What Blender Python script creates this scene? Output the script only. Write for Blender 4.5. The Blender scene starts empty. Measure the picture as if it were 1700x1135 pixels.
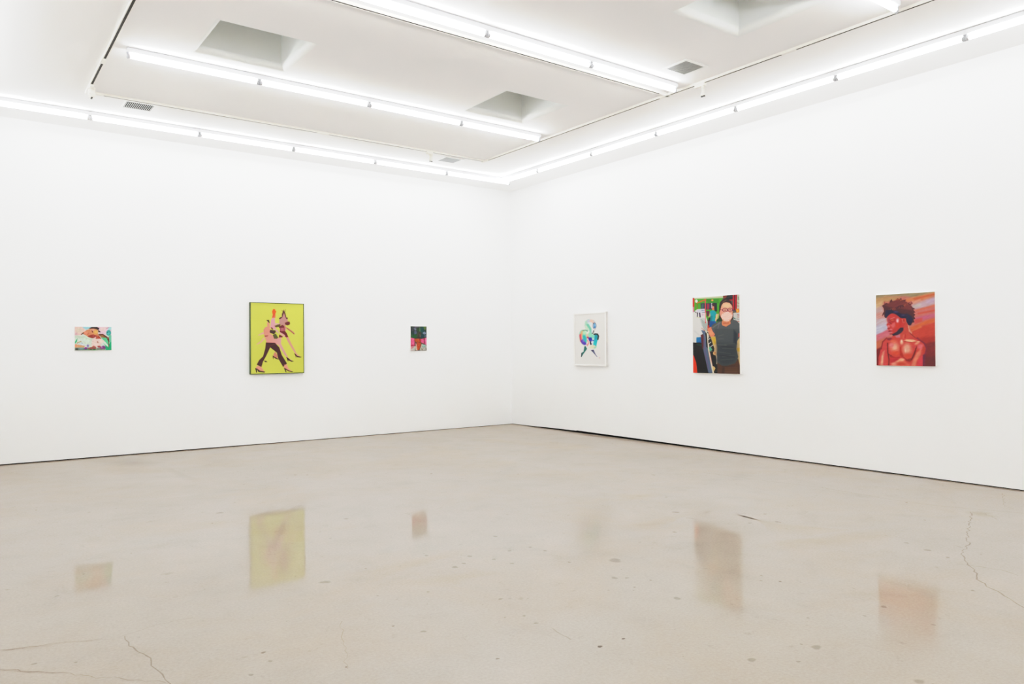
import bpy, bmesh, math, random
import numpy as np
from mathutils import Vector, Matrix

random.seed(4)
scene = bpy.context.scene
COL = scene.collection

# ------------------------------------------------------------------ room
H = 4.154                      # ceiling height
XL, YB = -8.5, -13.25          # far left wall, back wall behind the camera
FIX = 1.22                     # length of one strip light

# ------------------------------------------------------------------ materials
def lin(c):
    return tuple(((v / 255.0) / 12.92 if v / 255.0 <= 0.04045 else ((v / 255.0 + 0.055) / 1.055) ** 2.4) for v in c)

def new_mat(name):
    m = bpy.data.materials.new(name); m.use_nodes = True
    nt = m.node_tree
    return m, nt, nt.nodes['Principled BSDF']

def plain(name, rgb, rough=0.5, metal=0.0, var=0.03, scale=6.0, spec=0.5):
    """simple paint / plastic with faint procedural variation"""
    m, nt, b = new_mat(name)
    tc = nt.nodes.new('ShaderNodeTexCoord')
    n = nt.nodes.new('ShaderNodeTexNoise'); n.inputs['Scale'].default_value = scale; n.inputs['Detail'].default_value = 4
    r = nt.nodes.new('ShaderNodeValToRGB')
    c = lin(rgb)
    r.color_ramp.elements[0].position = 0.3; r.color_ramp.elements[1].position = 0.7
    r.color_ramp.elements[0].color = tuple(v * (1 - var) for v in c) + (1,)
    r.color_ramp.elements[1].color = tuple(min(1, v * (1 + var)) for v in c) + (1,)
    nt.links.new(tc.outputs['Object'], n.inputs['Vector'])
    nt.links.new(n.outputs['Fac'], r.inputs['Fac'])
    nt.links.new(r.outputs['Color'], b.inputs['Base Color'])
    b.inputs['Roughness'].default_value = rough
    b.inputs['Metallic'].default_value = metal
    b.inputs['Specular IOR Level'].default_value = spec
    return m

WALL = plain('white_wall_paint', (243, 243, 242), 0.75, var=0.006, scale=0.8, spec=0.2)
CEIL = plain('white_ceiling_paint', (244, 243, 242), 0.85, var=0.006, scale=0.7, spec=0.15)
SHAFT = plain('skylight_shaft_paint', (238, 240, 238), 0.85, var=0.01, scale=1.5, spec=0.15)
PANE = plain('skylight_pane', (110, 113, 112), 0.4, var=0.05, scale=3)
BLACK = plain('dark_wall_gap', (9, 9, 10), 0.9, var=0.2, scale=9, spec=0.1)
BATTEN = plain('white_enamel', (238, 239, 243), 0.35, var=0.01)
HOLDER = plain('grey_white_plastic', (176, 176, 180), 0.4, var=0.05, scale=40)
CAP = plain('lamp_cap_metal', (205, 200, 204), 0.3, metal=0.6, var=0.04, scale=40)
TRACK = plain('cream_track', (232, 228, 218), 0.4, var=0.02)
SLOT = plain('dark_track_slot', (52, 47, 43), 0.7, var=0.15, scale=20)
PRONG = plain('dark_socket', (70, 70, 66), 0.5, var=0.1, scale=30)
VENTF = plain('white_vent_frame', (236, 236, 233), 0.5, var=0.01)
VENTD = plain('vent_dark_duct', (14, 14, 15), 0.9, var=0.1, scale=10)
VENTS = plain('vent_grey_slat', (196, 196, 194), 0.5, var=0.03)
VENTG = plain('vent_grey_louvre', (126, 126, 123), 0.5, var=0.04)
VENTM = plain('vent_mid_duct', (58, 58, 57), 0.8, var=0.08)
CANVAS = plain('white_canvas_edge', (240, 238, 234), 0.8, var=0.02, scale=60)
OLIVE = plain('dark_olive_frame', (62, 78, 34), 0.45, var=0.1, scale=15)
WSIDE = plain('frame_side_grey', (205, 202, 196), 0.6, var=0.05, scale=20)  # light grey-beige tone for the white frame's two outer side faces
WFRAME = plain('white_picture_frame', (238, 236, 232), 0.4, var=0.01)

def tube_material(strength):
    m, nt, b = new_mat('glowing_fluorescent_tube')
    b.inputs['Base Color'].default_value = (0.9, 0.9, 0.9, 1)
    b.inputs['Emission Color'].default_value = (0.953, 1.0, 1.022, 1)
    b.inputs['Emission Strength'].default_value = strength
    return m
TUBE = tube_material(16.5)

def floor_material():
    m, nt, b = new_mat('polished_concrete')
    N, L = nt.nodes.new, nt.links.new
    tc = N('ShaderNodeTexCoord')
    def noise(scale, detail, rough=0.55, dist=0.0):
        n = N('ShaderNodeTexNoise'); n.inputs['Scale'].default_value = scale; n.inputs['Detail'].default_value = detail
        n.inputs['Roughness'].default_value = rough; n.inputs['Distortion'].default_value = dist
        L(tc.outputs['Object'], n.inputs['Vector']); return n
    def ramp(src, stops):
        r = N('ShaderNodeValToRGB')
        e = r.color_ramp.elements
        while len(e) < len(stops): e.new(0.5)
        for k, (p, c) in enumerate(stops):
            e[k].position = p; e[k].color = tuple(c) + (1,)
        L(src, r.inputs['Fac']); return r
    def mul(a, c, fac=1.0):
        x = N('ShaderNodeMix'); x.data_type = 'RGBA'; x.blend_type = 'MULTIPLY'
        x.inputs['Factor'].default_value = fac
        L(a, x.inputs['A']); L(c, x.inputs['B']); return x.outputs['Result']
    big = ramp(noise(0.5, 8, 0.62, 0.2).outputs['Fac'],
               [(0.30, FLOOR_A), (0.48, FLOOR_B), (0.62, FLOOR_C), (0.75, FLOOR_D)])
    mid = ramp(noise(2.6, 9, 0.72, 0.4).outputs['Fac'], [(0.25, (0.87, 0.87, 0.88)), (0.45, (0.975, 0.975, 0.975)), (0.58, (1.0, 1.0, 1.0)), (0.75, (1.06, 1.05, 1.04))])
    warm = ramp(noise(0.9, 8, 0.66, 0.5).outputs['Fac'], [(0.46, (1, 1, 1)), (0.66, (1.01, 0.96, 0.905)), (0.78, (0.98, 0.93, 0.87))])
    spot = ramp(noise(9.0, 6, 0.7, 0.5).outputs['Fac'], [(0.28, (0.80, 0.80, 0.80)), (0.38, (1, 1, 1)), (1, (1, 1, 1))])
    fine = ramp(noise(70, 4, 0.7).outputs['Fac'], [(0.25, (0.86, 0.86, 0.86)), (0.75, (1.10, 1.10, 1.10))])
    at = N('ShaderNodeAttribute'); at.attribute_name = 'stain'
    c = mul(big.outputs['Color'], mid.outputs['Color'])
    c = mul(c, warm.outputs['Color']); c = mul(c, spot.outputs['Color']); c = mul(c, fine.outputs['Color'])
    c = mul(c, at.outputs['Color'])
    dif = N('ShaderNodeBsdfDiffuse'); L(c, dif.inputs['Color'])
    glo = N('ShaderNodeBsdfAnisotropic'); glo.inputs['Color'].default_value = (1, 1, 1, 1)
    fre = N('ShaderNodeFresnel'); fre.inputs['IOR'].default_value = 1.45
    fm = N('ShaderNodeMapRange'); fm.inputs['From Min'].default_value = 0.095; fm.inputs['From Max'].default_value = 0.32
    fm.inputs['To Min'].default_value = 0.025; fm.inputs['To Max'].default_value = 0.24      # sealed, waxed concrete never turns into a mirror
    L(fre.outputs['Fac'], fm.inputs['Value'])
    mx = N('ShaderNodeMixShader'); L(fm.outputs['Result'], mx.inputs['Fac'])
    L(dif.outputs['BSDF'], mx.inputs[1]); L(glo.outputs['BSDF'], mx.inputs[2])
    out = [n for n in nt.nodes if n.type == 'OUTPUT_MATERIAL'][0]
    L(mx.outputs['Shader'], out.inputs['Surface'])
    nt.nodes.remove(b)
    # polish: glossier towards the left wall, duller towards the right one, worn in patches
    sep = N('ShaderNodeSeparateXYZ'); L(tc.outputs['Object'], sep.inputs['Vector'])
    mr = N('ShaderNodeMapRange'); mr.inputs['From Min'].default_value = -6.0; mr.inputs['From Max'].default_value = -2.5
    mr.inputs['To Min'].default_value = 0.032; mr.inputs['To Max'].default_value = 0.105
    L(sep.outputs['X'], mr.inputs['Value'])
    rr = ramp(noise(1.1, 7, 0.65, 0.3).outputs['Fac'], [(0.3, (0.8,) * 3), (0.55, (1.0,) * 3), (0.75, (1.25,) * 3)])
    m1 = N('ShaderNodeMath'); m1.operation = 'MULTIPLY'; L(mr.outputs['Result'], m1.inputs[0]); L(rr.outputs['Color'], m1.inputs[1])
    m2 = N('ShaderNodeMath'); m2.operation = 'MULTIPLY'; L(m1.outputs['Value'], m2.inputs[0]); L(at.outputs['Alpha'], m2.inputs[1])
    my = N('ShaderNodeMapRange'); my.inputs['From Min'].default_value = -13.2; my.inputs['From Max'].default_value = -14.4
    my.inputs['To Min'].default_value = 1.0; my.inputs['To Max'].default_value = 6.0      # traffic wear in the middle of the room
    sm = N('ShaderNodeMath'); sm.operation = 'ADD'; L(sep.outputs['X'], sm.inputs[0]); L(sep.outputs['Y'], sm.inputs[1])
    L(sm.outputs['Value'], my.inputs['Value'])
    m3 = N('ShaderNodeMath'); m3.operation = 'MULTIPLY'; L(m2.outputs['Value'], m3.inputs[0]); L(my.outputs['Result'], m3.inputs[1])
    m4 = N('ShaderNodeMath'); m4.operation = 'MINIMUM'; m4.inputs[1].default_value = 0.26; L(m3.outputs['Value'], m4.inputs[0])
    L(m4.outputs['Value'], glo.inputs['Roughness'])
    bp = N('ShaderNodeBump'); bp.inputs['Strength'].default_value = 0.02; bp.inputs['Distance'].default_value = 0.01
    L(noise(14, 4, 0.5).outputs['Fac'], bp.inputs['Height']); L(bp.outputs['Normal'], glo.inputs['Normal'])
    return m
FLOOR_A, FLOOR_B, FLOOR_C, FLOOR_D = (0.292, 0.244, 0.199), (0.314, 0.259, 0.210), (0.322, 0.269, 0.221), (0.292, 0.253, 0.207)
FLOOR = floor_material()

def painted_material(name, rough=0.45, spec=0.3):
    m, nt, b = new_mat(name)
    at = nt.nodes.new('ShaderNodeAttribute'); at.attribute_name = 'paint'
    tc = nt.nodes.new('ShaderNodeTexCoord')
    n = nt.nodes.new('ShaderNodeTexNoise'); n.inputs['Scale'].default_value = 90; n.inputs['Detail'].default_value = 5
    nt.links.new(tc.outputs['Object'], n.inputs['Vector'])
    bp = nt.nodes.new('ShaderNodeBump'); bp.inputs['Strength'].default_value = 0.08; bp.inputs['Distance'].default_value = 0.002
    nt.links.new(n.outputs['Fac'], bp.inputs['Height']); nt.links.new(bp.outputs['Normal'], b.inputs['Normal'])
    nt.links.new(at.outputs['Color'], b.inputs['Base Color'])
    b.inputs['Roughness'].default_value = rough
    b.inputs['Specular IOR Level'].default_value = spec
    return m
PAINT = painted_material('painted_surface')

# ------------------------------------------------------------------ mesh helpers
def mesh_obj(name, bm, mats, parent=None, loc=None):
    me = bpy.data.meshes.new(name)
    bmesh.ops.recalc_face_normals(bm, faces=bm.faces)
    bm.to_mesh(me); bm.free()
    for m in (mats if isinstance(mats, (list, tuple)) else [mats]): me.materials.append(m)
    o = bpy.data.objects.new(name, me); COL.objects.link(o)
    if parent is not None: o.parent = parent
    if loc: o.location = loc
    return o

def thing(name, label, cat, loc=(0, 0, 0), rotz=0.0, group=None):
    o = bpy.data.objects.new(name, None); COL.objects.link(o)
    o.empty_display_size = 0.1
    o.location = loc; o.rotation_euler = (0, 0, rotz)
    o['label'] = label; o['category'] = cat
    if group: o['group'] = group
    return o

def add_box(bm, x0, x1, y0, y1, z0, z1, bevel=0.0, mi=0):
    r = bmesh.ops.create_cube(bm, size=1.0)
    vs = r['verts']
    for v in vs:
        v.co = Vector((x0 + (v.co.x + .5) * (x1 - x0), y0 + (v.co.y + .5) * (y1 - y0), z0 + (v.co.z + .5) * (z1 - z0)))
    fs = {f for v in vs for f in v.link_faces}
    for f in fs: f.material_index = mi
    if bevel > 0:
        es = list({e for v in vs for e in v.link_edges})
        bmesh.ops.bevel(bm, geom=es, offset=bevel, segments=2, affect='EDGES', profile=0.5)

def add_cyl(bm, p0, p1, r, seg=16, r1=None, smooth=True):
    p0, p1 = Vector(p0), Vector(p1)
    d = p1 - p0
    q = Vector((0, 0, 1)).rotation_difference(d.normalized()).to_matrix().to_4x4()
    res = bmesh.ops.create_cone(bm, cap_ends=True, segments=seg, radius1=r, radius2=r if r1 is None else r1, depth=d.length,
                                matrix=Matrix.Translation((p0 + p1) / 2) @ q)
    if smooth:
        for f in {f for v in res['verts'] for f in v.link_faces}:
            if len(f.verts) == 4: f.smooth = True

def structure(o):
    o['kind'] = 'structure'
    return o

# ------------------------------------------------------------------ floor (one mesh: slab, stains, cracks)
SPOTS = [(-4.596,-7.319,0.035,0),(-4.854,-7.579,0.017,0),(-4.795,-7.624,0.011,0),(-4.840,-8.045,0.018,0),(-4.851,-8.868,0.020,0),(-5.198,-8.777,0.016,0),(-4.840,-9.314,0.018,0),(-4.092,-8.786,0.014,0),(-1.364,-7.586,0.010,1),(-3.447,-8.952,0.010,0),(-2.867,-8.570,0.012,0),(-2.790,-8.412,0.018,0),(-2.714,-8.238,0.012,0),(-5.621,-8.272,0.010,2),(-5.603,-7.472,0.011,0),(-6.168,-7.626,0.011,0),(-6.865,-7.407,0.009,1),(-6.870,-7.518,0.008,0),(-6.981,-7.607,0.009,0),(-6.067,-8.098,0.007,1),(-3.834,-3.712,0.013,1),(-4.993,-6.724,0.012,0),(-5.493,-6.484,0.012,0),(-4.847,-6.350,0.015,0),(-5.483,-6.817,0.017,0),(-6.243,-6.610,0.024,0),(-3.218,-6.617,0.022,0),(-2.704,-7.105,0.013,0),(-3.121,-4.329,0.010,1),(-2.810,-6.147,0.008,1),(-1.916,-7.991,0.007,1),(-7.077,-3.595,0.008,1),(-7.031,-5.221,0.005,1),(-5.270,-2.203,0.008,1),(-5.030,-2.858,0.012,1),(-4.927,-2.940,0.010,1),(-5.276,-6.671,0.015,0),(-5.156,-6.971,0.011,0),(-5.471,-8.271,0.007,2),(-5.657,-7.752,0.008,0),(-5.671,-7.868,0.009,0),(-4.146,-8.211,0.008,1),(-4.720,-7.740,0.006,1),(-4.133,-8.076,0.006,1),(-7.523,-5.935,0.009,0),(-6.210,-4.304,0.022,0),(-5.467,-5.164,0.016,0),(-6.251,-7.474,0.006,1),(-5.396,-6.785,0.012,0),(-5.192,-6.824,0.012,0),(-4.805,-6.870,0.012,0),(-4.829,-6.737,0.011,0),(-2.018,-5.259,0.016,0),(-2.866,-7.326,0.015,0),(-3.064,-7.222,0.012,0),(-3.735,-7.058,0.015,0),(-4.853,-7.172,0.010,0),(-6.631,-7.777,0.006,1),(-5.055,-8.909,0.008,0),(-4.874,-8.808,0.006,0),(-4.151,-9.061,0.008,0),(-4.298,-8.794,0.007,0)]
CRACKS = [
 (0.0042, 0.68, [(-1.335,-8.092),(-1.901,-8.300),(-2.252,-8.432),(-2.445,-8.526),(-2.702,-8.573),(-2.824,-8.655),(-2.939,-8.717),(-3.016,-8.785),(-3.172,-8.861),(-3.301,-8.971),(-3.415,-9.103),(-3.529,-9.229),(-3.649,-9.374)]),
 (0.004, 0.8, [(-1.654,-4.876),(-1.497,-5.475),(-1.401,-6.162),(-1.295,-6.789),(-1.338,-7.443),(-1.296,-7.828),(-1.055,-8.368)]),
 (0.0030, 0.68, [(-7.339,-6.816),(-7.336,-6.954),(-7.312,-7.058),(-7.286,-7.160),(-7.291,-7.297),(-7.277,-7.382),(-7.282,-7.484),(-7.287,-7.644)]),
 (0.0024, 0.75, [(-7.901,-6.642),(-7.812,-6.660),(-7.676,-6.694),(-7.547,-6.730),(-7.418,-6.784)]),
 (0.0022, 0.75, [(-7.903,-6.808),(-7.821,-6.894),(-7.619,-7.106),(-7.425,-7.319),(-7.283,-7.469)]),
 (0.0024, 0.82, [(-7.332,-6.803),(-7.177,-6.755),(-7.007,-6.750)]),
 (0.003, 0.8, [(-5.657,-7.968),(-5.665,-8.067),(-5.674,-8.134)]),
 (0.0040, 0.8, [(-1.384,-8.054),(-1.300,-8.176),(-1.457,-8.323)]),
 (0.0030, 0.8, [(-0.280,-7.929),(-0.871,-8.162),(-0.943,-8.255)]),
 (0.0030, 0.72, [(-2.939,-8.717),(-2.923,-8.825),(-2.901,-8.889),(-2.943,-8.993)]),
 (0.0024, 0.85, [(-6.427,-7.247),(-6.552,-7.579),(-6.635,-7.797)]),
]
GLOSS = ((1, 1, 1, .4), [(-3.425,-6.786),(-3.03,-6.822),(-2.975,-7.241),(-3.392,-7.545),(-3.671,-7.515),(-4.021,-7.363)])
PATCHES = [
 ((0.86, 0.86, 0.86), [(-6.653,-0.280),(-6.070,-0.224),(-6.056,-1.124),(-6.449,-1.096)]),
 ((0.93, 0.93, 0.93), [(-6.056,-1.124),(-5.971,-1.589),(-5.925,-2.706),(-6.078,-2.358)]),
 ((0.98, 0.93, 0.86), [(-3.123,-5.723),(-2.863,-5.855),(-2.730,-6.104),(-3.020,-6.153),(-3.230,-5.988)]),
 ((0.99, 0.955, 0.91), [(-6.216,-6.545),(-5.759,-6.505),(-5.128,-6.445),(-5.123,-6.586),(-5.731,-6.690),(-6.118,-6.831)]),
 ((0.98, 0.95, 0.90), [(-5.902,-6.858),(-5.529,-6.924),(-5.232,-7.075),(-5.653,-7.120),(-5.873,-7.020)]),
 ((0.98, 0.94, 0.89), [(-3.247,-6.818),(-2.917,-6.854),(-2.864,-7.378),(-2.530,-8.042),(-3.040,-7.965),(-3.204,-7.403)]),
 ((0.97, 0.92, 0.86), [(-3.629,-7.608),(-2.648,-7.835),(-2.335,-8.033),(-2.732,-8.101),(-3.475,-7.919)]),
 ((0.98, 0.94, 0.90), [(-5.866,-4.081),(-5.230,-3.873),(-5.166,-4.292),(-5.742,-4.493)]),
 ((0.99, 0.95, 0.91), [(-4.115,-6.693),(-3.543,-6.641),(-2.957,-6.764),(-3.313,-6.873),(-3.970,-6.921)]),
 GLOSS,
 ((0.90, 0.87, 0.80), [(-1.384,-8.054),(-1.184,-8.154),(-1.412,-8.306),(-1.495,-8.188)]),
]
def build_floor():
    bm = bmesh.new()
    lay = bm.verts.layers.float_color.new('stain')
    def V(x, y, z, c):
        v = bm.verts.new((x, y, z)); v[lay] = (c[0], c[1], c[2], c[3] if len(c) > 3 else 1); return v
    one = (1, 1, 1)
    # slab
    q = [V(XL - .1, YB - .1, 0, one), V(.06, YB - .1, 0, one), V(.06, .06, 0, one), V(XL - .1, .06, 0, one)]
    bm.faces.new(q)
    z = 0.0003
    def blob(pts, col, soft, z):
        """soft-edged inlay: core ring in the stain colour, outer ring fading to clean concrete"""
        cx = sum(p[0] for p in pts) / len(pts); cy = sum(p[1] for p in pts) / len(pts)
        rings = []
        for k, (s, a) in enumerate(((soft, 1.0), ((1 + soft) / 2, 0.5), (1.0, 0.0))):
            c = tuple(1 + (col[i] - 1) * a for i in range(len(col)))
            rings.append([V(cx + (p[0] - cx) * s, cy + (p[1] - cy) * s, z, c) for p in pts])
        n = len(pts)
        bm.faces.new(rings[0])
        for a, b_ in ((0, 1), (1, 2)):
            for i in range(n):
                bm.faces.new((rings[a][i], rings[a][(i + 1) % n], rings[b_][(i + 1) % n], rings[b_][i]))
    for col, poly in PATCHES:
        # densify and round the outline
        pts = []
        n = len(poly)
        for i in range(n):
            p0, p1, p2, p3 = (Vector(poly[(i + k - 1) % n]) for k in range(4))
            for t in (0, .25, .5, .75):
                a = 0.5 * ((2 * p1) + (p2 - p0) * t + (2 * p0 - 5 * p1 + 4 * p2 - p3) * t * t + (3 * p1 - p0 - 3 * p2 + p3) * t ** 3)
                pts.append((a.x + random.uniform(-.03, .03), a.y + random.uniform(-.03, .03)))
        z += 0.00002
        blob(pts, col, 0.25, z)
    tones = [(0.70, 0.71, 0.71), (0.55, 0.53, 0.51), (0.35, 0.33, 0.32)]
    for x, y, r, k in SPOTS:
        pts = []
        ph = random.uniform(0, 6.28)
        for i in range(14):
            a = i / 14 * 2 * math.pi
            rr = r * 1.45 * (1 + .16 * math.sin(2 * a + ph) + .1 * math.sin(3 * a + 2 * ph) + random.uniform(-.08, .08))
            pts.append((x + rr * math.cos(a), y + rr * math.sin(a)))
        z += 0.000004
        blob(pts, tones[k], 0.6, z)
    # trails of small pits scattered over the slab
    for _ in range(230):
        x, y = random.uniform(XL + .3, -.3), random.uniform(-10.2, -.5)
        r = random.choice((.003, .004, .005, .007, .009)) * (1 + .6 * random.random())
        pts = [(x + r * (1 + random.uniform(-.3, .3)) * math.cos(i * .785), y + r * (1 + random.uniform(-.3, .3)) * math.sin(i * .785)) for i in range(8)]
        z += 0.000002
        blob(pts, tones[random.choice((0, 0, 0, 1))], 0.5, z)
    # cracks: jittered ribbons of varying width
    for w, dark, line in CRACKS:
        pts = []
        for (xa, ya), (xb, yb) in zip(line, line[1:]):
            L = math.hypot(xb - xa, yb - ya); n = max(2, int(L / .035))
            for i in range(n):
                t = i / n
                j = min(.012, L * .08)
                pts.append((xa + (xb - xa) * t + random.uniform(-j, j), ya + (yb - ya) * t + random.uniform(-j, j)))
        pts.append(line[-1])
        z += 0.00001
        c = (dark, dark * .98, dark * .95)
        prev = None
        for i, p in enumerate(pts):
            a = Vector(pts[max(i - 1, 0)]); b_ = Vector(pts[min(i + 1, len(pts) - 1)])
            d = (b_ - a).normalized(); nrm = Vector((-d.y, d.x))
            ww = w * random.uniform(.5, 1.3)
            l = V(p[0] + nrm.x * ww, p[1] + nrm.y * ww, z, c); r_ = V(p[0] - nrm.x * ww, p[1] - nrm.y * ww, z, c)
            if prev: bm.faces.new((prev[0], prev[1], r_, l))
            prev = (l, r_)
    for f in bm.faces:
        if f.normal.z < 0: pass
    me = bpy.data.meshes.new('floor')
    bmesh.ops.recalc_face_normals(bm, faces=bm.faces)
    bm.normal_update()
    for f in bm.faces:
        if f.normal.z < 0: f.normal_flip()
    bm.to_mesh(me); bm.free()
    me.materials.append(FLOOR)
    o = bpy.data.objects.new('floor', me); COL.objects.link(o)
    return structure(o)
build_floor()

# ------------------------------------------------------------------ walls with the shadow gap above the floor
def wall_profile(name, axis, length_pts, mat=WALL):
    """wall panel whose lower edge follows length_pts [(distance from corner, gap)]"""
    bm = bmesh.new()
    th = .02
    rows = []
    for d, g in length_pts:
        for off in (0, th):
            for zz in (g, H + .02):
                p = (-d, off, zz) if axis == 'x' else (off, -d, zz)
                rows.append(bm.verts.new(p))
    n = len(length_pts)
    for i in range(n - 1):
        a, b_ = i * 4, (i + 1) * 4
        for q in ((0, 1), (1, 3), (3, 2), (2, 0)):
            bm.faces.new((rows[a + q[0]], rows[b_ + q[0]], rows[b_ + q[1]], rows[a + q[1]]))
    for e in (0, (n - 1) * 4):
        bm.faces.new((rows[e], rows[e + 1], rows[e + 3], rows[e + 2]))
    return structure(mesh_obj(name, bm, mat))
wall_profile('wall_left', 'x', [(-.02, .006), (.6, .007), (2, .007), (4, .008), (5.5, .012), (7, .012), (8.5, .012)])
wall_profile('wall_right', 'y', [(0, .008), (.5, .012), (1.0, .022), (1.72, .028), (1.75, .034), (2.2, .032), (3.2, .027), (4.2, .020), (5.3, .014), (6.3, .013), (8, .010), (13.25, .010)])
bm = bmesh.new(); add_box(bm, XL - .05, .04, .02, .035, -.001, .08)  # black backing strip: shade inside the gap under the wall, put in as colour
structure(mesh_obj('gap_shade_left', bm, BLACK))
bm = bmesh.new(); add_box(bm, .02, .035, YB, .02, -.001, .08)  # same painted shade behind the right wall's gap
structure(mesh_obj('gap_shade_right', bm, BLACK))
bm = bmesh.new(); add_box(bm, XL - .02, .02, YB - .02, YB, 0, H + .02)
structure(mesh_obj('wall_back', bm, WALL))
bm = bmesh.new(); add_box(bm, XL - .02, XL, YB, .02, 0, H + .02)
structure(mesh_obj('wall_side', bm, WALL))

# ------------------------------------------------------------------ ceiling with skylight wells
SKX = ((-6.206, -5.304), (-3.180, -2.290))
SKY = ((-4.238, -3.360), (-7.470, -6.570), (-10.70, -9.80))
def build_ceiling():
    xs = sorted([XL - .02, .02] + [v for a in SKX for v in a])
    ys = sorted([YB - .02, .02] + [v for a in SKY for v in a])
    bm = bmesh.new()
    T = .012
    vert = {}
    def V(x, y, z):
        k = (round(x, 4), round(y, 4), round(z, 4))
        if k not in vert: vert[k] = bm.verts.new((x, y, z))
        return vert[k]
    holes = {(a, b_) for a in SKX for b_ in SKY}
    for xa, xb in zip(xs, xs[1:]):
        for ya, yb in zip(ys, ys[1:]):
            if ((xa, xb), (ya, yb)) in holes: continue
            bm.faces.new((V(xa, ya, H), V(xb, ya, H), V(xb, yb, H), V(xa, yb, H)))
    structure(mesh_obj('ceiling', bm, CEIL))
    k = 0
    D = .75
    for xa, xb in SKX:
        for ya, yb in SKY:
            k += 1
            bm = bmesh.new()
            r = .06
            rings = []
            for i in range(9):
                a = i / 8 * math.pi / 2
                rings.append((r * math.sin(a), r * (1 - math.cos(a))))
            rings += [(r, .3), (r, D)]
            prev = None
            for o_, z_ in rings:
                q = [bm.verts.new(p) for p in ((xa + o_, ya + o_, H + z_), (xb - o_, ya + o_, H + z_), (xb - o_, yb - o_, H + z_), (xa + o_, yb - o_, H + z_))]
                if prev:
                    for i in range(4):
                        f = bm.faces.new((prev[i], prev[(i + 1) % 4], q[(i + 1) % 4], q[i])); f.smooth = z_ <= r + 1e-6
                prev = q
            for e in bm.edges:
                if abs(e.verts[0].co.z - e.verts[1].co.z) > 1e-5: e.smooth = False
            w = structure(mesh_obj('window_%d' % k, bm, SHAFT))
            bm = bmesh.new(); add_box(bm, xa + .055, xb - .055, ya + .055, yb - .055, H + D, H + D + .02)
            p = mesh_obj('skylight_pane', bm, PANE, w)
build_ceiling()

# ------------------------------------------------------------------ strip lights
class Kit: pass
def strip_meshes(L):
    k = Kit(); h = L / 2
    bm = bmesh.new()
    add_box(bm, -h + .002, h - .002, -.019, .019, -.009, 0)               # neck against the ceiling
    # channel with slightly tapered sides
    w0, w1 = .030, .024
    vs = []
    for x in (-h + .001, h - .001):
        for y, z in ((-w0, -.008), (w0, -.008), (w0, -.036), (w1, -.044), (-w1, -.044), (-w0, -.036)):
            vs.append(bm.verts.new((x, y, z)))
    for i in range(6):
        bm.faces.new((vs[i], vs[(i + 1) % 6], vs[6 + (i + 1) % 6], vs[6 + i]))
    bm.faces.new(vs[:6]); bm.faces.new(vs[6:])
    me = bpy.data.meshes.new('batten'); bmesh.ops.recalc_face_normals(bm, faces=bm.faces); bm.to_mesh(me); bm.free(); me.materials.append(BATTEN); k.batten = me
    bm = bmesh.new(); add_cyl(bm, (-h + .030, 0, -.076), (h - .030, 0, -.076), .0185, 16)
    me = bpy.data.meshes.new('tube'); bm.to_mesh(me); bm.free(); me.materials.append(TUBE); k.tube = me
    k.caps, k.holders = [], []
    for s in (-1, 1):
        bm = bmesh.new()
        add_cyl(bm, (s * (h - .030), 0, -.076), (s * (h - .018), 0, -.076), .0193, 16)
        for dy in (-.006, .006): add_cyl(bm, (s * (h - .018), dy, -.076), (s * (h - .012), dy, -.076), .0016, 6)
        me = bpy.data.meshes.new('tube_cap'); bm.to_mesh(me); bm.free(); me.materials.append(CAP); k.caps.append(me)
        # lampholder: upright tongue with a round lower end and a foot
        bm = bmesh.new()
        xa, xb = sorted((s * (h - .003), s * (h - .0145)))
        prof = [(-.015, -.042), (-.015, -.066)]
        for i in range(13):
            a = math.pi + i / 12 * math.pi
            prof.append((.0185 * math.cos(a), -.077 + .0235 * math.sin(a)))
        prof += [(.015, -.066), (.015, -.042)]
        A = [bm.verts.new((xa, y, z)) for y, z in prof]; B = [bm.verts.new((xb, y, z)) for y, z in prof]
        n = len(prof)
        for i in range(n): bm.faces.new((A[i], A[(i + 1) % n], B[(i + 1) % n], B[i]))
        bm.faces.new(A); bm.faces.new(B[::-1])
        add_box(bm, min(xa, xb) - .004, max(xa, xb) + .002, -.018, .018, -.048, -.0425)
        me = bpy.data.meshes.new('lamp_socket'); bmesh.ops.recalc_face_normals(bm, faces=bm.faces); bm.to_mesh(me); bm.free(); me.materials.append(HOLDER); k.holders.append(me)
    return k
KIT = {}
def strip_light(x, y, rotz, label, group, L=FIX):
    if L not in KIT: KIT[L] = strip_meshes(L)
    k = KIT[L]
    t = thing('strip_light', label, 'ceiling light', (x, y, H), rotz, group)
    def put(name, me, par):
        o = bpy.data.objects.new(name, me); COL.objects.link(o); o.parent = par; return o
    put('batten', k.batten, t)
    tb = put('tube', k.tube, t)
    for c in k.caps: put('tube_cap', c, tb)
    for c in k.holders: put('lamp_socket', c, t)
    return t
ORD = ['first', 'second', 'third', 'fourth', 'fifth', 'sixth', 'seventh', 'eighth', 'ninth', 'tenth']
YLROW, XRROW = -.813, -.773
for i in range(6):
    strip_light(-.619 - FIX * (i + .5), YLROW, 0, 'white fluorescent strip light beside the left wall, %s from the far corner' % ORD[i], 'strip lights along the left wall')
r0 = -1.758
strip_light(XRROW, (r0 - .862) / 2, math.pi / 2, 'short white fluorescent strip light beside the right wall, first from the far corner', 'strip lights along the right wall', round(-r0 - .862, 3))
for i in range(8):
    strip_light(XRROW, r0 - FIX * (i + .5), math.pi / 2, 'white fluorescent strip light beside the right wall, %s from the far corner' % ORD[i + 1], 'strip lights along the right wall')
XEND = -1.83
ROWS = [(-3.128, 'nearer the left wall'), (-5.444, 'between the skylight recesses'), (-7.775, 'ending at the top right'), (-10.09, 'above the camera')]
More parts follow.
